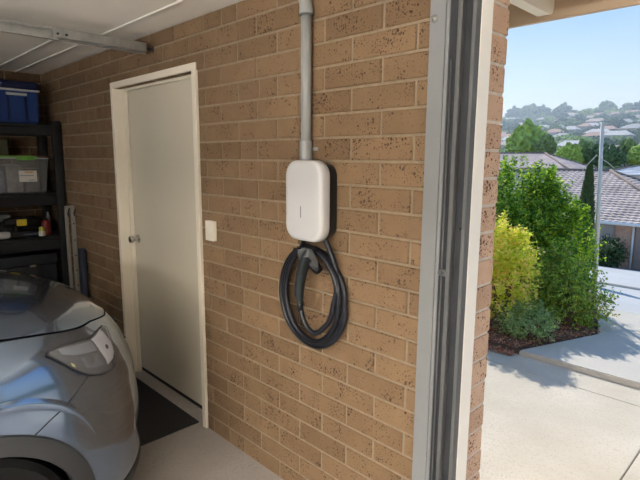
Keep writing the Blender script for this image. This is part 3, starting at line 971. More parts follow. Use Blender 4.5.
for sx_ in (1, -1):
    for (ya, za, xa, yb, zb, xb, r_) in ((-1.75, 1.09, .80, -2.45, 1.55, .615, .03), (-3.1, 1.09, .81, -3.15, 1.57, .61, .035), (-4.1, 1.09, .81, -4.35, 1.56, .60, .04), (-4.9, 1.09, .74, -4.72, 1.48, .59, .05)):
        bm = B(); tube(bm, [(XC + sx_ * xa, ya, za), (XC + sx_ * (xa + xb + .05) / 2, (ya + yb) / 2, (za + zb) / 2), (XC + sx_ * xb, yb, zb)], r_, 8); obj('pillar', bm, M['paint'], car, smooth=60)
    bm = B(); box(bm, (XC + sx_ * .90, -2.25, 1.10), (XC + sx_ * 1.08, -2.10, 1.24), .03, 3); obj('door_mirror', bm, M['paint'], car, smooth=60)

# ================================================================ SHELVING AND STORED THINGS
SX = -3.5
def mkshelf():
    r = thing('shelving_unit', 'black plastic shelving unit standing against the left garage wall', 'shelf', (-3.72, -.65, 0))
    for z0, z1 in ((1.90, 1.996), (1.28, 1.395), (0.875, 1.002), (0.43, 0.54), (0.05, 0.15)):
        bm = B()
        box(bm, (-3.95, -1.30, z1 - .03), (SX, -0.02, z1), .004)
        box(bm, (SX - .03, -1.30, z0), (SX, -0.02, z1 - .03), .004); box(bm, (-3.95, -1.30, z0), (-3.92, -0.02, z1 - .03), .004)
        box(bm, (-3.92, -.06, z0 + .02), (SX - .03, -0.02, z1 - .03), .004)
        for k in range(5): box(bm, (-3.9, -1.2 + .24 * k, z1 - .055), (SX - .03, -1.18 + .24 * k, z1 - .03))
        obj('shelf_board', bm, M['shelf'], r, smooth=30)
    for x in (-3.51, -3.94):
        for y in (-.052, -1.27):
            bm = B(); box(bm, (x - .026, y - .036, 0), (x + .026, y + .036, 2.03), .010, 2)
            obj('post', bm, M['shelf'], r, smooth=40)
            for z in (1.45, 1.75):
                if x > -3.6:
                    bm = B(); lathe(bm, [(.006, 0.026), (.004, .029)], (x, y, z), 0, 8); obj('peg', bm, M['gap'], r)
    return r
mkshelf()
blue = mat('blue cooler plastic', (0.006, 0.03, 0.14), 0.45, spec=.3)
blued = mat('dark blue lid plastic', (0.004, 0.009, 0.04), 0.45, spec=.3)
ck = thing('cooler_box', 'blue lidded cooler box on the top shelf under the ceiling', 'cooler', (-3.68, -.55, 1.997))
bm = B(); prism(bm, [(-3.86, 1.999), (-3.515, 1.999), (-3.492, 2.262), (-3.88, 2.262)], 1, -.93, -.175)
bmesh.ops.bevel(bm, geom=bm.edges[:], offset=.015, segments=2, affect='EDGES'); obj('tub', bm, blue, ck, smooth=40)
bm = B(); box(bm, (-3.885, -.94, 2.277), (-3.485, -.168, 2.345), .022, 3); obj('lid', bm, blued, ck, smooth=50)
bm = B(); box(bm, (-3.888, -.943, 2.262), (-3.482, -.165, 2.278), .004, 2); obj('rim', bm, mat('pale grey trim plastic', (0.42, 0.42, 0.43), .5), ck, smooth=50)
bm = B(); box(bm, (-3.497, -.425, 2.222), (-3.470, -.268, 2.245), .008, 3); obj('handle', bm, mat('grey cooler handle', (0.36, 0.38, 0.38), .5), ck, smooth=50)
for ya in (-.415, -.285):
    bm = B(); box(bm, (-3.500, ya, 2.02), (-3.488, ya + .01, 2.215)); obj('moulding', bm, blued, ck)

clear = thin_glass('clear storage plastic', (0.50, 0.51, 0.51), 0.24, 0.15)
sb = thing('storage_box', 'clear plastic storage box with green clips and white label on the second shelf', 'box', (-3.7, -.38, 1.396))
def taper(x0, x1, y0, y1, z0, z1, t, th):
    bm = B()
    rings = []
    for z, k in ((z0, t), (z1, 0)):
        rings.append([bm.verts.new(p) for p in ((x0 + k, y0 + k, z), (x1 - k, y0 + k, z), (x1 - k, y1 - k, z), (x0 + k, y1 - k, z))])
    bm.faces.new(rings[0])
    for k in range(4): bm.faces.new((rings[0][k], rings[0][(k + 1) % 4], rings[1][(k + 1) % 4], rings[1][k]))
    return bm
obj('tub', taper(-3.92, -3.50, -.66, -.135, 1.398, 1.695, .03, 0), clear, sb)
bm = B(); box(bm, (-3.925, -.665, 1.693), (-3.495, -.13, 1.704), .003); obj('tub_rim', bm, mat('frosted rim', (.32, .34, .34), .35), sb)
bm = B(); box(bm, (-3.92, -.66, 1.705), (-3.505, -.135, 1.722), .005); obj('lid', bm, mat('maroon and grey lid', (0.10, 0.03, 0.025), .5), sb)
grn = mat('lime green clip plastic', (0.09, 0.26, 0.03), .4)
bm = B(); box(bm, (-3.512, -.62, 1.706), (-3.502, -.22, 1.719), .002); obj('lid_edge', bm, grn, sb)
for y in (-.385,):
    bm = B(); box(bm, (-3.503, y - .0, 1.682), (-3.485, y + .14, 1.712), .004, 2); obj('clip', bm, grn, sb, smooth=40)
bm = B(); box(bm, (-3.5085, -.375, 1.495), (-3.5045, -.235, 1.592)); lab = obj('label', bm, mat('white paper label', (.52, .49, .46), .7), sb)
bm = B(); box(bm, (-3.5045, -.33, 1.572), (-3.5038, -.262, 1.584)); obj('label_print', bm, mat('orange print', (.45, .27, .08), .7), lab)
bm = B(); box(bm, (-3.5045, -.372, 1.545), (-3.5038, -.26, 1.553)); box(bm, (-3.5045, -.30, 1.506), (-3.5038, -.25, 1.513)); obj('label_print', bm, mat('grey print', (.20, .22, .25), .7), lab)
for k, (y0, y1, z1, c) in enumerate(((-.58, -.47, 1.60, (.12, .14, .2)), (-.46, -.33, 1.64, (.2, .19, .18)), (-.32, -.2, 1.57, (.14, .12, .11)))):
    bm = B(); box(bm, (-3.86, y0, 1.403), (-3.56, y1, z1), .02, 2); o = obj('stored_bundle', bm, mat('stored cloth %d' % k, c, .8, nz=.3, nscale=20, bump=.6, bscale=20), None, loc=(-3.7, y0, 1.403), smooth=50)
    tag(o, ('blue-grey', 'pale grey', 'brown')[k] + ' bundle inside the clear storage box', 'bundle')
bm = B(); box(bm, (-3.93, -.70, 1.725), (-3.66, -.40, 1.865), .006)
tag(obj('carton', bm, mat('olive card', (0.055, 0.055, 0.025), .8), loc=(-3.8, -.55, 1.725)), 'olive green carton lying on the lid of the clear storage box', 'carton')

# third shelf
Z3 = 1.003
blk = mat('black tool plastic', (.008, .008, .009), .5, spec=.2)
yel = mat('yellow tool plastic', (.55, .42, .02), .4)
def P3(px, py): # on the shelf front plane
    d = CF + CR * ((px - 320) / FOC) + CU * ((240 - py) / FOC)
    return CAM + d * ((-3.56 - CAM.x) / d.x)
dl = thing('power_drill', 'black power tool with a yellow collar lying on the middle shelf', 'power tool', (-3.62, -.33, Z3))
a = P3(21, 223)
bm = B(); tube(bm, [(-3.60, a.y - .12, a.z + .005), (-3.60, a.y - .06, a.z + .008), (-3.60, a.y + .13, a.z), (-3.60, a.y + .16, a.z)], [.035, .045, .043, .02], 14); obj('motor_body', bm, blk, dl, smooth=50)
bm = B(); tube(bm, [(-3.60, a.y - .02, a.z), (-3.61, a.y - .03, Z3 + .06)], .022, 10); box(bm, (-3.66, a.y - .09, Z3 + .001), (-3.555, a.y + .10, Z3 + .055), .012, 2); obj('grip', bm, blk, dl, smooth=50)
bm = B(); box(bm, (-3.563, a.y - .035, a.z - .025), (-3.549, a.y + .045, a.z + .032), .008, 2); obj('collar', bm, yel, dl, smooth=50)
b_ = P3(47, 229)
rc = thing('red_canister', 'small red canister at the wall end of the middle shelf', 'canister', (-3.58, b_.y, Z3))
bm = B(); lathe(bm, [(.034, 0), (.036, .005), (.036, .115), (.028, .13), (.014, .138)], (-3.59, b_.y, Z3 + .001), 2, 20); obj('can', bm, mat('red paint', (.20, .012, .01), .4), rc, smooth=50)
bm = B(); lathe(bm, [(.014, .138), (.014, .155), (.008, .158)], (-3.59, b_.y, Z3 + .001), 2, 14); obj('cap', bm, blk, rc, smooth=50)
c_ = P3(41, 231)
gb = thing('glue_bottle', 'small white bottle with yellow cap beside the red canister', 'bottle', (-3.54, c_.y, Z3))
bm = B(); lathe(bm, [(.026, 0), (.028, .004), (.028, .038), (.022, .046)], (-3.535, c_.y, Z3 + .001), 2, 18); obj('bottle_body', bm, mat('white bottle plastic', (.55, .54, .48), .4), gb, smooth=50)
bm = B(); lathe(bm, [(.023, .046), (.023, .078), (.017, .083)], (-3.535, c_.y, Z3 + .001), 2, 18); obj('cap', bm, mat('yellow-green cap', (.42, .42, .05), .4), gb, smooth=50)
d_ = P3(3, 237)
bm = B(); tube(bm, [(-3.54, d_.y - .10, Z3 + .034), (-3.54, d_.y - .08, Z3 + .034), (-3.54, d_.y + .03, Z3 + .034), (-3.54, d_.y + .05, Z3 + .034)], [.02, .033, .033, .022], 14)
tag(obj('tape_roll', bm, mat('white tape', (.5, .5, .5), .6), loc=(-3.54, d_.y, Z3), smooth=50), 'white roll lying at the front edge of the middle shelf', 'roll')
bm = B(); box(bm, (-3.86, -.56, Z3 + .001), (-3.66, -.10, Z3 + .135), .02, 2)
tag(obj('tool_case', bm, blk, loc=(-3.76, -.33, Z3), smooth=50), 'low black tool case at the back of the middle shelf', 'case')
e_ = P3(7, 213)
bm = B(); box(bm, (-3.80, e_.y - .09, Z3 + .137), (-3.69, e_.y + .06, Z3 + .200), .02, 3)
tag(obj('face_mask', bm, mat('pale grey plastic', (.16, .17, .18), .5), loc=(-3.74, e_.y, Z3 + .137), smooth=50), 'pale grey plastic item on top of the black tool case', 'mask')
f_ = P3(12, 232)
bm = B(); lathe(bm, [(.05, 0), (.055, .01), (.055, .03), (.04, .05), (.015, .055)], (-3.60, f_.y - .05, Z3 + .058), 2, 20); bm.free()
g_ = P3(31, 233)
bm = B(); tube(bm, [(-3.56, g_.y - .06, Z3 + .022), (-3.56, g_.y - .05, Z3 + .022), (-3.56, g_.y + .045, Z3 + .022), (-3.56, g_.y + .05, Z3 + .022)], [.012, .021, .021, .012], 12)
tag(obj('battery_pack', bm, mat('navy rubber', (.015, .02, .035), .5), loc=(-3.56, g_.y, Z3), smooth=50), 'small navy cylinder between the yellow-collared tool and white bottle', 'battery')
h_ = P3(53, 222)
bm = B(); lathe(bm, [(.018, 0), (.02, .006), (.02, .15), (.009, .18), (.009, .20)], (-3.66, h_.y - .01, Z3 + .001), 2, 14)
tag(obj('spray_can', bm, mat('grey can', (.12, .12, .12), .4), loc=(-3.66, h_.y, Z3), smooth=50), 'grey spray can beside the shelf post on the middle shelf', 'can')
# toolbox
tb = thing('toolbox', 'dark grey lidded toolbox with a silver latch on the lower shelf', 'toolbox', (-3.7, -.38, .541))
navy = mat('dark grey toolbox plastic', (.010, .013, .017), .5, spec=.25)
bm = B(); box(bm, (-3.88, -.66, .542), (-3.51, -.13, .745), .015, 2); obj('base', bm, navy, tb, smooth=40)
bm = B(); box(bm, (-3.89, -.67, .75), (-3.50, -.12, .842), .02, 2); obj('lid', bm, navy, tb, smooth=40)
bm = B(); box(bm, (-3.498, -.355, .735), (-3.488, -.305, .757), .003); obj('latch', bm, M['chrome'], tb)
bm = B(); box(bm, (-3.509, -.40, .60), (-3.500, -.25, .735), .006, 2); obj('front_panel', bm, M['shelf'], tb)

# folded aluminium trestle legs and the dark blue roll between shelf and wall
alu = mat('dull aluminium', (.30, .285, .25), .5, .3)
tr = thing('folded_ladder', 'folded pair of perforated aluminium rails leaning beside the shelving', 'ladder', (-3.34, -.06, 0))
for k, (ya, wd, xo) in enumerate(((-.072, .026, -.002), (-.023, .036, .012))):
    bm = B()
    zt = 1.27 if k else 1.255
    lean = 0.0
    P0 = [(-3.33 + xo, ya, zt), (-3.33 + xo, ya + lean, .001)]
    a, b = P0
    M4 = Matrix.Identity(4)
    vs = []
    for (x, y, z) in (a, b):
        for dx, dy in ((-.012, -wd / 2), (.012, -wd / 2), (.012, wd / 2), (-.012, wd / 2)):
            vs.append(bm.verts.new((x + dx, y + dy, z)))
    for q in ((0, 1, 2, 3), (4, 5, 6, 7), (0, 1, 5, 4), (1, 2, 6, 5), (2, 3, 7, 6), (3, 0, 4, 7)): bm.faces.new([vs[i] for i in q])
    bmesh.ops.bevel(bm, geom=bm.edges[:], offset=.003, segments=1, affect='EDGES')
    rr = obj('rail', bm, alu, tr)
    if k:
        for z in (1.12, .97, .83, .69, .55, .41, .27):
            bm = B(); yy = ya + lean * (1 - z / zt); lathe(bm, [(.0065, .0122), (.0065, .0135)], (-3.33 + xo, yy, z), 0, 10); obj('hole', bm, M['gap'], rr)
for yy in (-.060, -.008):
    bm = B(); tube(bm, [(-3.305, yy + .012, 1.262), (-3.303, yy + .004, 1.245), (-3.303, yy - .006, 1.215), (-3.305, yy - .004, 1.19)], .006, 8); obj('hinge_hook', bm, M['black'], tr)
bm = B(); box(bm, (-3.345, -.084, 1.255), (-3.306, -.003, 1.281), .008, 2); obj('hinge_cap', bm, alu, tr, smooth=50)
bm = B(); box(bm, (-3.145, -.062, .0), (-3.06, -.012, .925), .02, 3)
tag(obj('rolled_mat', bm, mat('navy fabric', (.012, .018, .035), .7), loc=(-3.1, -.037, 0), smooth=50), 'dark navy roll standing against the brick wall beside the aluminium rails', 'roll')

# ================================================================ OUTSIDE
def gz(y):
    if y < 4.66: return -0.004
    return -0.004 - 3.33 * (y - 4.66) / (25 - 4.66)
# driveway slabs
dv = thing('driveway', None, None, (1, 1, 0), kind='structure')
bm = B(); box(bm, (-8, 0.25, -.25), (12, 4.66, -.03)); obj('base', bm, M['floor'], dv)
xs_ = [-2.4, 0.822, 4.0, 7.0]
ys_ = [0.238, 2.35, 4.655]
for i in range(3):
    for j in range(2):
        bm = B(); box(bm, (xs_[i] + .003, ys_[j] + .003, -.1), (xs_[i + 1] - .003, ys_[j + 1] - .003, -.002), .004); obj('slab', bm, M['drive'], dv)
# raised path slab
bm = B(); prism(bm, [(-.33, 2.66), (6.5, 2.68), (6.5, 4.62), (-.27, 4.62), (.03, 3.62)], 2, -.001, .046)
bmesh.ops.bevel(bm, geom=[e2 for e2 in bm.edges if e2.verts[0].co.z > .04 and e2.verts[1].co.z > .04], offset=.008, segments=2, affect='EDGES')
tag(obj('path', bm, M['pad']), kind='structure')
# kerb, street
bm = B(); box(bm, (-14, 4.66, -.3), (14, 4.80, .012), .01); tag(obj('kerb', bm, M['pad']), kind='structure')
bm = B()
A = []
for k in range(24):
    y = 4.8 + (25.5 - 4.8) * k / 23
    A.append([Vector((x, y, gz(y))) for x in (-40, -20, -10, 0, 10, 25)])
for k in range(6):
    y = 27 + 6 * k
    A.append([Vector((x, y, -3.4 - .35 * k)) for x in (-40, -20, -10, 0, 10, 25)])
grid(bm, A, smooth=False); tag(obj('street', bm, M['road']), kind='structure')
# kerb line across the street and the neighbour's drive edge
bm = B()
A0 = Vector((-12, 10.2, gz(10.2))); A1 = Vector((14, 9.4, gz(9.4)))
tube(bm, [A0 + Vector((0, 0, .01)), A1 + Vector((0, 0, .01))], .05, 8); tag(obj('gutter_kerb', bm, M['pad']), kind='structure')
# near ground behind driveway / camera
bm = B(); box(bm, (-60, -60, -.6), (60, -6.5, -.03)); tag(obj('yard', bm, M['drive']), kind='structure')
bm = B(); box(bm, (7.0, -6.5, -.4), (60, 4.66, -.06)); box(bm, (-60, .24, -.4), (-2.4, 4.66, -.06)); tag(obj('lawn', bm, mat('dry grass', (.16, .20, .06), .9, nz=.4, nscale=8)), kind='structure')
# garden bed
soil = mat('dark soil', (.10, .065, .045), .95, nz=.4, nscale=12, bump=1, bscale=30)
bm = B()
A = []
for j in range(16):
    y = 2.665 + 1.95 * j / 15
    xr = -.34 + (y - 2.66) * .38 if y < 3.6 else .02 - (y - 3.6) * .29
    A.append([Vector((-2.4 + (xr + 2.4) * i / 20, y, .018 + .03 * noise.noise(Vector((i * .4, y * 3, 0))) + (.03 if 0 < j < 15 and i < 20 else 0))) for i in range(21)])
grid(bm, A); tag(obj('garden_bed', bm, soil), kind='structure')

def cards(name, n, fn, m, parent=None, label=None, cat=None, loc=None, group=None):
    """n small bent leaves; fn(i) -> centre, direction, normal, length, width"""
    vs = np.zeros((n * 4, 3)); fs = []
    for i in range(n):
        c, d, nn, L, W_ = fn(i)
        d = d.normalized(); s_ = d.cross(nn)
        s_ = s_.normalized() if s_.length > 1e-6 else Vector((1, 0, 0))
        k = i * 4
        vs[k] = c; vs[k + 1] = c + d * L * .5 + s_ * W_ * .5; vs[k + 2] = c + d * L; vs[k + 3] = c + d * L * .5 - s_ * W_ * .5
        up = s_.cross(d) * (W_ * .18)
        vs[k] += up; vs[k + 2] += up
        fs.append((k, k + 1, k + 2)); fs.append((k, k + 2, k + 3))
    me = bpy.data.meshes.new(name)
    me.from_pydata(vs.tolist(), [], fs)
    me.update()
    o = link_mesh(name, me, m, parent, loc)
    o['kind'] = 'stuff'
    return o

def rv(r=None):
    r = r or rnd
    while True:
        v = Vector((r.uniform(-1, 1), r.uniform(-1, 1), r.uniform(-1, 1)))
        if 0.05 < v.length < 1: return v.normalized()

def chip(i):
    y = rnd.uniform(2.64, 3.7) if rnd.random() < .8 else rnd.uniform(2.56, 2.66)
    x = rnd.uniform(-1.4, -.36 + max(0, y - 2.66) * .40)
    z = .05 if y > 2.66 else .004
    return Vector((x, y, z + rnd.uniform(0, .02))), Vector((rnd.uniform(-1, 1), rnd.uniform(-1, 1), rnd.uniform(-.3, .3))), Vector((rnd.uniform(-.5, .5), rnd.uniform(-.5, .5), 1)), rnd.uniform(.015, .045), rnd.uniform(.008, .02)
o = cards('bark_mulch', 5200, chip, leaf_mat('red bark chips', [(.40, .10, .05), (.22, .07, .04), (.5, .3, .18), (.12, .06, .04)], .0, .9))
tag(o, 'reddish bark mulch and dry leaves at the edge of the driveway', 'mulch', kind='stuff')

bark = mat('bark', (.14, .10, .07), .9, nz=.3, nscale=30)
def shrub(name, label, cat, base, blobs, nleaf, L, Wd, m, seed, twigs=14, spread=1.0, upright=.3, sprigs=0, sprig_h=.25, group=None):
    """blobs: list of (centre offset, radii). leaves sit on short shoots around the blob surface"""
    r = random.Random(seed)
    t = thing(name, label, cat, base, group)
    bx_, by_, bz_ = base
    base = Vector(base)
    bm = B()
    for k in range(twigs):
        c, rad = blobs[k % len(blobs)]
        tip = base + Vector(c) + Vector([rad[i] * rv(r)[i] * .7 for i in range(3)])
        st = base + Vector((r.uniform(-.06, .06), r.uniform(-.06, .06), 0))
        mid = (st + tip) / 2 + Vector((0, 0, .08)) + rv(r) * .04
        tube(bm, spline([st, mid, tip], 4), [.012 - .001 * j for j in range(9)], 5)
    obj('stems', bm, bark, t)
    shoots = []
    ns = max(20, nleaf // 11)
    for k in range(ns):
        c, rad = blobs[r.choices(range(len(blobs)), [b[1][0] * b[1][1] * b[1][2] for b in blobs])[0]]
        d = rv(r)
        q = r.random() ** .30
        p = base + Vector(c) + Vector((rad[0] * d.x * q, rad[1] * d.y * q, rad[2] * d.z * q))
        if p.z < base.z + .02: p.z = base.z + .02 + r.random() * .1
        dr_ = (d * spread + Vector((0, 0, upright + r.uniform(0, .5))) + rv(r) * .4).normalized()
        shoots.append((p, dr_, r.uniform(.6, 1.2)))
    for k in range(sprigs):
        c, rad = r.choice(blobs)
        a = r.uniform(0, 2 * PI); q = r.random() ** .5 * .8
        p = base + Vector(c) + Vector((rad[0] * q * math.cos(a), rad[1] * q * math.sin(a), rad[2] * math.sqrt(max(0, 1 - q * q))))
        for j in range(6):
            shoots.append((p + Vector((r.uniform(-.01, .01), r.uniform(-.01, .01), sprig_h * j / 6)), (Vector((0, 0, 1)) + rv(r) * .25).normalized(), 1 - .1 * j))
    SL = L * 3.2
    def fn(i):
        p, d, sc = shoots[i % len(shoots)]
        u = r.random()
        side_ = rv(r)
        side_ = (side_ - d * side_.dot(d)).normalized()
        ld = (side_ + d * r.uniform(.3, .9) - Vector((0, 0, r.uniform(0, .3))))
        return p + d * SL * u * sc, ld, (d + rv(r) * .5), L * r.uniform(.6, 1.15) * (1.1 - .4 * u), Wd * r.uniform(.7, 1.1)
    f = cards('foliage', nleaf, fn, m, t)
    return t

LM1 = leaf_mat('bright green leaves', [(.05, .14, .03), (.10, .25, .04), (.26, .44, .05), (.50, .62, .08)], .58, .75)
LM2 = leaf_mat('yellow-green leaves', [(.36, .50, .06), (.56, .68, .09), (.72, .72, .20), (.85, .58, .42)], .55, .75)
LM3 = leaf_mat('mid green leaves', [(.07, .17, .05), (.16, .32, .06), (.42, .58, .10), (.30, .24, .12)], .55, .75)
LM4 = leaf_mat('grey-green leaves', [(.13, .24, .10), (.22, .35, .15), (.36, .48, .24)], .4)
LMD = leaf_mat('dark hedge leaves', [(.02, .05, .015), (.04, .09, .02), (.07, .13, .03)], .25)

shrub('leafy_shrub', 'tall dense green shrub with sunlit tips behind the brick pier edge', 'shrub', (-1.20, 4.25, .03),
      [((0, 0, .80), (.58, .5, .70)), ((.30, .1, .92), (.38, .38, .45)), ((-.45, .1, .98), (.45, .4, .48)), ((.1, 0, .45), (.58, .5, .42)), ((.58, .05, .62), (.33, .35, .44)), ((.35, .05, .95), (.25, .3, .3))],
      42000, .055, .028, LM1, 11, 24, sprigs=110, sprig_h=.22)
shrub('flowering_shrub', 'yellow-green shrub with pinkish new tips next to the brick pier', 'shrub', (-.72, 3.12, .04),
      [((0, 0, .42), (.27, .25, .40)), ((-.12, 0, .72), (.16, .2, .25)), ((.12, 0, .62), (.13, .15, .22)), ((-.25, 0, .5), (.2, .2, .4))],
      10000, .056, .022, LM2, 5, 16, upright=.9, spread=.6, sprigs=20, sprig_h=.16)
shrub('garden_shrub', 'loose mid-green shrub with feathery shoots beside the concrete path', 'shrub', (-.26, 3.72, .03),
      [((-.10, 0, .30), (.25, .26, .27)), ((-.14, 0, .54), (.19, .2, .18)), ((.02, .02, .38), (.16, .2, .24)), ((-.28, .05, .35), (.24, .2, .3)), ((-.1, .15, .2), (.38, .2, .22)), ((-.45, .3, .3), (.3, .25, .3))],
      16000, .050, .019, LM3, 6, 18, upright=.4, spread=1.0, sprigs=16, sprig_h=.12)
shrub('low_shrub', 'low grey-green shrub at the corner of the concrete path', 'shrub', (-.44, 3.02, .04),
      [((0, 0, .13), (.22, .17, .13))], 3600, .045, .012, LM4, 8, 8, upright=.6, sprigs=4, sprig_h=.05)
# pole
pz = at(596, 240, 4.45)
po = thing('steel_pole', 'thin pale steel pole standing among the shrubs by the path', 'pole', (at(592, 330, 4.45).x, 4.45, 0))
X0 = at(592, 330, 4.45).x
pt = at(602.5, 122, 4.45)
galvp = mat('pale weathered pole', (.62, .60, .54), .6, .1)
bm = B(); tube(bm, [(X0, 4.45, -.02), ((X0 + pt.x) / 2, 4.45, pt.z / 2), (pt.x, 4.45, pt.z)], [.026, .023, .018], 12); obj('shaft', bm, galvp, po)
bm = B(); tube(bm, [(pt.x - .03, 4.45, pt.z - .012), (pt.x + .045, 4.45, pt.z - .03)], .008, 8); tube(bm, [(pt.x, 4.45, pt.z - .001), (pt.x, 4.45, pt.z + .02)], .012, 8); obj('top_fitting', bm, galvp, po)
bm = B(); a = at(597, 155, 4.43); tube(bm, [a, at(589, 163, 4.43), at(581, 172, 4.43)], .004, 6); a2 = at(603, 158, 4.43); tube(bm, [at(600, 158, 4.43), at(607, 162, 4.43), at(614, 168, 4.43)], .004, 6); obj('stay', bm, galvp, po)

# conifer
cfr = thing('conifer', 'slim dark pointed conifer in front of the tiled roof', 'tree', (at(587, 200, 9).x, 9, gz(9)))
cb_ = Vector((at(587, 200, 9).x, 9, gz(9)))
ctop = at(587, 164, 9).z
r9 = random.Random(3)
def cfn(i):
    u = r9.random() ** .8
    a = r9.uniform(0, 2 * PI)
    h = cb_.z + .1 + (ctop - cb_.z - .1) * u
    R = .15 * min(1, (1 - u) * 2.1) ** .8 * (.55 + .45 * r9.random())
    return Vector((cb_.x + R * math.cos(a), 9 + R * math.sin(a), h)), Vector((math.cos(a) * .4, math.sin(a) * .4, 1)), Vector((math.cos(a), math.sin(a), 0)) + rv(r9) * .4, .09, .03
cards('foliage', 6500, cfn, LMD, cfr)
bm = B(); tube(bm, [cb_ - Vector((0, 0, .05)), Vector((cb_.x, 9, ctop - .15))], [.06, .02], 8); obj('trunk', bm, bark, cfr)

# ---------------------------------------------------------------- neighbour houses
tileA = mat('terracotta roof tile', (.58, .465, .405), .95, spec=.1, nz=.25, nscale=1.2, detail=6)
tileB = mat('pinkish roof tile', (.66, .53, .47), .95, spec=.1, nz=.15, nscale=1)
tileD = mat('ridge tile', (.20, .15, .13), .8)
wallR = mat('red-brown house brick', (.58, .36, .25), .9, nz=.15, nscale=6)
whitep = mat('white house paint', (.75, .74, .70), .6)
brownd = mat('brown garage door', (.30, .22, .18), .6)
wglass = mat('house window glass', (.10, .11, .12), .1)
def tiled_slope(A, Bv, C, D, rows_, cols, lift, wave, period):
    """A,B eave left/right; D,C ridge left/right"""
    bm = B_new()
    A, Bv, C, D = map(Vector, (A, Bv, C, D))
    nrm = (Bv - A).cross(D - A).normalized()
    if nrm.z < 0: nrm = -nrm
    dirx = (Bv - A).normalized()
    for r_ in range(rows_):
        for sub in (0,):
            t0, t1 = r_ / rows_, (r_ + 1) / rows_
            L0, L1 = A.lerp(D, t0), A.lerp(D, t1)
            R0, R1 = Bv.lerp(C, t0), Bv.lerp(C, t1)
            prev = None
            n_ = cols
            for k in range(n_ + 1):
                u = k / n_
                b0 = L0.lerp(R0, u); b1 = L1.lerp(R1, u)
                ph = (b0 - A).dot(dirx) / period * 2 * PI
                ph1 = (b1 - A).dot(dirx) / period * 2 * PI
                h0 = wave * math.sin(ph); h1 = wave * math.sin(ph1)
                cur = [bm.verts.new(b0 + nrm * (-.005)), bm.verts.new(b0 + nrm * (lift + h0)), bm.verts.new(b1 + nrm * (.004 + h1 * .6))]
                if prev:
                    bm.faces.new((prev[0], cur[0], cur[1], prev[1])); bm.faces.new((prev[1], cur[1], cur[2], prev[2]))
                prev = cur
    return bm
B_new = bmesh.new
def hip_house(label, x0, x1, y0, y1, ze, zr, ground, tm, wm, rows_, cols, ov=.45, hipl=True, hipr=True):
    t = thing('house', label, 'house', ((x0 + x1) / 2, (y0 + y1) / 2, ground))
    bm = B(); box(bm, (x0, y0, ground), (x1, y1, ze + .02)); obj('wall', bm, wm, t)
    a = Vector((x0 - ov, y0 - ov, ze)); b = Vector((x1 + ov, y0 - ov, ze)); c = Vector((x1 + ov, y1 + ov, ze)); d = Vector((x0 - ov, y1 + ov, ze))
    hd = (y1 - y0) / 2 + ov
    ym = (y0 + y1) / 2
    rl_ = Vector((x0 - ov + (hd if hipl else 0), ym, zr)); rr_ = Vector((x1 + ov - (hd if hipr else 0), ym, zr))
    wv_, lf = .028, .05
    for (p, q, s_, u_, cc) in ((a, b, rr_, rl_, cols), (b, c, rr_, rr_, cols // 2), (c, d, rl_, rr_, 20), (d, a, rl_, rl_, 20)):
        o = obj('roof_tiles', tiled_slope(p, q, s_, u_, rows_, cc, lf, wv_, .30), tm, t); o['kind'] = 'stuff'
    for p, q in ((rl_, rr_), (a, rl_), (b, rr_), (c, rr_), (d, rl_)):
        bm = B(); tube(bm, [p + Vector((0, 0, .05)), q + Vector((0, 0, .05))], .09, 6); obj('ridge_cap', bm, tileD, t)
    for p, q in ((a, b), (b, c), (c, d), (d, a)):
        dr_ = (q - p).normalized()
        bm = B(); tube(bm, [p + Vector((0, 0, -.05)), q + Vector((0, 0, -.05))], .085, 6); obj('gutter', bm, whitep, t)
    bm = B(); box(bm, (x0 - ov, y0 - ov, ze - .03), (x1 + ov, y1 + ov, ze - .01)); obj('eave_lining', bm, whitep, t)
    return t
h1 = hip_house('single-storey brick house with terracotta tiled hip roof across the street', -17.0, -2.6, 25.2, 34.6, -1.15, 1.13, -3.7, tileA, wallR, 22, 220)
def wall_at(px, py): return at(px, py, 25.18)
p0, p1 = wall_at(598, 231), wall_at(611, 266)
bm = B(); box(bm, (p0.x - .9, 25.12, -3.36), (p1.x, 25.19, -1.3), .01)
for k in range(5): box(bm, (p0.x - .85, 25.10, -3.3 + .4 * k), (p1.x - .05, 25.12, -2.95 + .4 * k))
obj('garage_door', bm, mat('taupe garage door', (.36, .31, .28), .6), h1)
p2 = wall_at(634, 250)
bm = B(); box(bm, (p2.x, 25.12, -3.36), (p2.x + 2.6, 25.19, -1.3), .01)
for k in range(5): box(bm, (p2.x + .05, 25.10, -3.3 + .4 * k), (p2.x + 2.55, 25.12, -2.95 + .4 * k))
obj('garage_door', bm, brownd, h1)
p3 = wall_at(632, 250)
bm = B(); tube(bm, [(p3.x, 25.1, -3.35), (p3.x, 25.1, -1.2)], .05, 8); obj('downpipe', bm, whitep, h1)
h2 = hip_house('low house with plain pinkish tiled roof beyond the tall shrub', -30.0, -11.9, 40, 50, .1, 2.32, -3.9, tileB, wallR, 20, 120)
a = at(612, 172, 52); b = at(646, 163, 52)
h3 = hip_house('small pale grey-roofed house behind the terracotta roof', a.x, a.x + 9, 50, 58, .55, 1.75, -4, mat('pale grey roof tile', (.60, .59, .60), .8), whitep, 10, 60)
# hedge in front of neighbour's wall
hb = at(611, 262, 24.2)
shrub('round_hedge', 'dark rounded bush against the wall of the house across the street', 'shrub', (hb.x - .25, 24.2, gz(24.2)),
      [((0, 0, .62), (.72, .6, .62))], 5000, .11, .07, LMD, 21, 6)

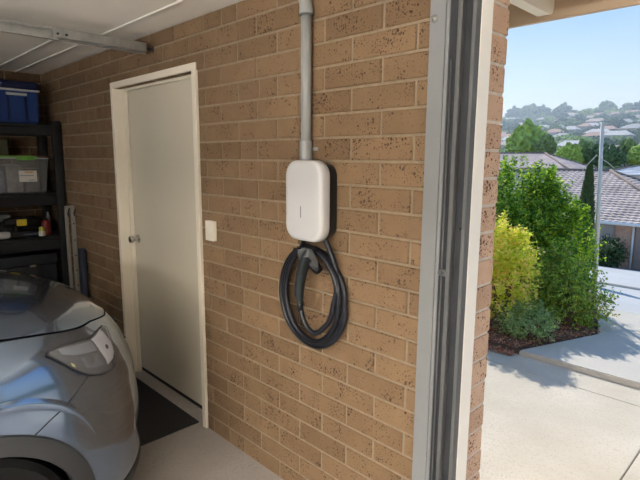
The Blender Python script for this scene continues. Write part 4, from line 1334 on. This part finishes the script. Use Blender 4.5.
# ---------------------------------------------------------------- hillside
def hz(x, y):
    if y < 70: b = -5.0 + (y - 45) * -.02
    else: b = -5.5 + (y - 70) * .128
    b = min(b, 24.5 + (y - 300) * .02) if y > 280 else b
    return b + 1.6 * noise.noise(Vector((x * .02, y * .02, 3)))
bm = B()
A = []
for j in range(50):
    y = 42 + 9 * j
    A.append([Vector((x, y, hz(x, y) - (1.5 if j == 0 else 0))) for x in range(-340, 261, 15)])
grid(bm, A); tag(obj('hillside', bm, mat('hillside grass and scrub', (.07, .10, .04), .95, nz=.4, nscale=.15)), kind='structure')

def ico_crown(seed, sub=4):
    r = random.Random(seed)
    bm = B()
    bmesh.ops.create_icosphere(bm, subdivisions=sub, radius=1)
    o1 = Vector((seed * 13.1, seed * 7.7, 0))
    for v in bm.verts:
        n1 = noise.noise(v.co * 1.5 + o1); n2 = noise.noise(v.co * 4.2 + o1 * 2); n3 = noise.noise(v.co * 9 + o1); n4 = noise.noise(v.co * 19 + o1)
        v.co *= 1 + .34 * n1 + .30 * n2 + .22 * n3 + .14 * n4
        if v.co.z < -.35: v.co.z = -.35 + (v.co.z + .35) * .4
    for f in bm.faces: f.smooth = False
    me = bpy.data.meshes.new('crown')
    bm.to_mesh(me); bm.free()
    return me
tm_ = {'a': mat('dark eucalypt foliage', (.06, .11, .035), .9, nz=.6, nscale=5, detail=8),
       'b': mat('olive foliage', (.15, .21, .055), .9, nz=.6, nscale=5, detail=8),
       'c': mat('light green foliage', (.27, .37, .06), .9, nz=.5, nscale=5, detail=8)}
crowns = {}
for i, kk in enumerate(('a', 'b', 'c')):
    for j in range(3):
        me = ico_crown(i * 3 + j + 1)
        me.materials.append(tm_[kk])
        crowns[(kk, j)] = me
tk = bpy.data.meshes.new('trunk')
bm = B(); tube(bm, [(0, 0, 0), (0.02, 0, .6), (0, 0, 1)], [.09, .07, .05], 6); bm.to_mesh(tk); bm.free(); tk.materials.append(bark)
rt = random.Random(12)
def far_tree(x, y, H_, R, kk, label, group=None, zb=None, flat=.8):
    g_ = hz(x, y) if zb is None else zb
    t = thing('tree', label, 'tree', (x, y, g_ - .3), group)
    o = bpy.data.objects.new('crown', crowns[(kk, rt.randrange(3))]); COL.objects.link(o); o.parent = t
    o.location = (0, 0, H_ - R * flat * .8); o.scale = (R, R, R * flat); o.rotation_euler = (0, 0, rt.uniform(0, 6.28))
    o = bpy.data.objects.new('trunk', tk); COL.objects.link(o); o.parent = t
    o.scale = (R * .9, R * .9, max(.5, H_ - R * flat)); o.location = (0, 0, 0)
    return t
def xpx(px, Y): return at(px, 200, Y).x
# valley trees right behind the houses
for (px, Y, top, Rpx, kk, lab) in (
    (522, 75, 128, 17, 'c', 'large rounded light green tree rising behind the pinkish roof'),
    (541, 72, 138, 10, 'b', 'olive rounded tree at the right shoulder of the large light tree'),
    (551, 62, 161, 9, 'a', 'small dark tree just behind the tall shrub top'),
    (565, 66, 148, 11, 'c', 'light green tree left of the slim conifer tip'),
    (580, 70, 145, 11, 'b', 'olive tree directly behind the slim conifer'),
    (594, 68, 147, 11, 'a', 'dark tree immediately left of the pole'),
    (609, 66, 150, 10, 'a', 'dark tree immediately right of the pole'),
    (621, 72, 143, 11, 'b', 'olive tree above the pale grey roof'),
    (638, 70, 146, 12, 'c', 'light green tree above the right end of the grey roof'),
    (503, 70, 156, 9, 'b', 'olive tree beside the brick pier behind the pinkish roof'),
    (655, 72, 140, 12, 'b', 'olive tree just right of the last light green tree')):
    x = xpx(px, Y); zt = at(px, top, Y).z
    dist = (Vector((x, Y, zt)) - CAM).dot(CF)
    R = Rpx / FOC * dist
    g_ = hz(x, Y)
    far_tree(x, Y, zt - g_ + .3, R, kk, lab, flat=1.15)
# skyline trees
for (px, top, Rpx, lab) in (
    (509, 110, 5, 'skyline tree nearest the brick pier'),
    (523, 108, 6, 'second skyline tree out from the brick pier'),
    (536, 109, 5, 'third skyline tree out from the brick pier'),
    (556, 107, 5, 'small skyline tree left of the tall flat-topped one'),
    (598, 104, 7, 'tall flat-topped tree breaking the skyline above the pole'),
    (618, 106, 7, 'skyline tree right of the tall flat-topped one'),
    (633, 103, 8, 'broad rounded tree on the skyline at the right edge')):
    Y = 292
    x = xpx(px, Y); zt = at(px, top, Y).z
    R = Rpx / FOC * (Vector((x, Y, zt)) - CAM).dot(CF)
    R = max(R, (zt - hz(x, Y)) / 1.75)
    far_tree(x, Y, zt - hz(x, Y) + .3, R, rt.choice('ab'), lab, flat=.95)
# scattered hillside trees, far houses between them
hr = [mat('far roof %d' % i, c, .8) for i, c in enumerate(((.40, .30, .27), (.34, .32, .33), (.48, .46, .45), (.42, .24, .18)))]
hw = [mat('far wall %d' % i, c, .8) for i, c in enumerate(((.52, .49, .45), (.45, .41, .37), (.50, .42, .36)))]
hpos = []
for k in range(190):
    y = 95 + 185 * rt.random()
    px = rt.uniform(490, 665)
    x = xpx(px, y); g_ = hz(x, y)
    if any(math.hypot(x - a_, y - b_) < 8.5 for a_, b_ in hpos): continue
    hpos.append((x, y))
    W2, D2, H2 = rt.uniform(1.8, 3.6), rt.uniform(1.8, 2.8), rt.uniform(2.0, 3.6)
    ri = rt.randrange(4)
    band = 'foot' if y < 150 else ('middle slope' if y < 225 else 'upper slope')
    rn = ('terracotta', 'slate-coloured', 'pale grey', 'red-brown')[ri] + '-roofed'
    t = thing('house', 'small ' + rn + ' house among trees on the ' + band + ' of the hillside', 'house', (x, y, g_), rn + ' houses on the ' + band + ' of the hillside')
    bm = B(); box(bm, (x - W2, y - D2, g_ - 2), (x + W2, y + D2, g_ + H2)); obj('wall', bm, rt.choice(hw), t)
    bm = B()
    v = [bm.verts.new(q) for q in ((x - W2 - .4, y - D2 - .4, g_ + H2), (x + W2 + .4, y - D2 - .4, g_ + H2), (x + W2 + .4, y + D2 + .4, g_ + H2), (x - W2 - .4, y + D2 + .4, g_ + H2), (x - W2 + 1.3, y, g_ + H2 + 1.3), (x + W2 - 1.3, y, g_ + H2 + 1.3))]
    for q in ((0, 1, 5, 4), (2, 3, 4, 5), (1, 2, 5), (3, 0, 4), (0, 1, 2, 3)): bm.faces.new([v[i] for i in q])
    obj('roof', bm, hr[ri], t)
    for xx in (-.5, .3):
        bm = B(); box(bm, (x + xx * W2, y - D2 - .06, g_ + H2 - 2.0), (x + xx * W2 + 1.0, y - D2 - .01, g_ + H2 - .9)); obj('window', bm, wglass, t)
k = 0
tpos = []
for k in range(900):
    if len(tpos) >= 285: break
    y = 85 + 205 * rt.random() ** .75
    px = rt.uniform(488, 668)
    x = xpx(px, y)
    R = rt.uniform(1.5, 3.1) * (.7 + .5 * y / 300)
    if any(math.hypot(x - a_, y - b_) < R + 3.0 for a_, b_ in hpos) or any(math.hypot(x - a_, y - b_) < .72 * (R + c_) for a_, b_, c_ in tpos): continue
    tpos.append((x, y, R))
    kk = rt.choice('aabbc')
    band = 'foot' if y < 150 else ('middle slope' if y < 225 else 'upper slope')
    cn_ = {'a': 'dark green', 'b': 'olive', 'c': 'light green'}[kk]
    far_tree(x, y, R * rt.uniform(1.3, 1.8), R, kk, cn_ + ' rounded tree on the ' + band + ' of the distant hillside', cn_ + ' trees on the ' + band + ' of the hillside')
# under-storey between
def fil(i):
    y = 80 + 230 * rt.random(); x = xpx(rt.uniform(480, 675), y)
    s_ = rt.uniform(1.2, 2.6)
    return Vector((x, y, hz(x, y) + rt.uniform(0, 1.6))), Vector((rt.uniform(-1, 1), rt.uniform(-.4, .4), .6)), Vector((0, -1, .5)) + rv(rt) * .6, s_, s_ * .7
o = cards('scrub', 9000, fil, leaf_mat('scrub leaves', [(.05, .08, .03), (.09, .13, .045), (.13, .17, .06)], .1, .9))
tag(o, 'scrub and bushes filling the gaps between the hillside trees', 'scrub', kind='stuff')
# haze in the valley air
hm = bpy.data.materials.new('valley haze')
hm.use_nodes = True
n = hm.node_tree.nodes; n.clear()
vs_ = n.new('ShaderNodeVolumeScatter'); vs_.inputs['Color'].default_value = (.66, .80, 1, 1); vs_.inputs['Anisotropy'].default_value = 0.55; vs_.inputs['Density'].default_value = 0.0027
vo = n.new('ShaderNodeOutputMaterial'); hm.node_tree.links.new(vs_.outputs[0], vo.inputs['Volume'])
bm = B(); box(bm, (-420, 62, -9), (320, 480, 40)); tag(obj('valley_haze', bm, hm), 'thin blue haze lying over the distant hillside', 'haze', kind='stuff')
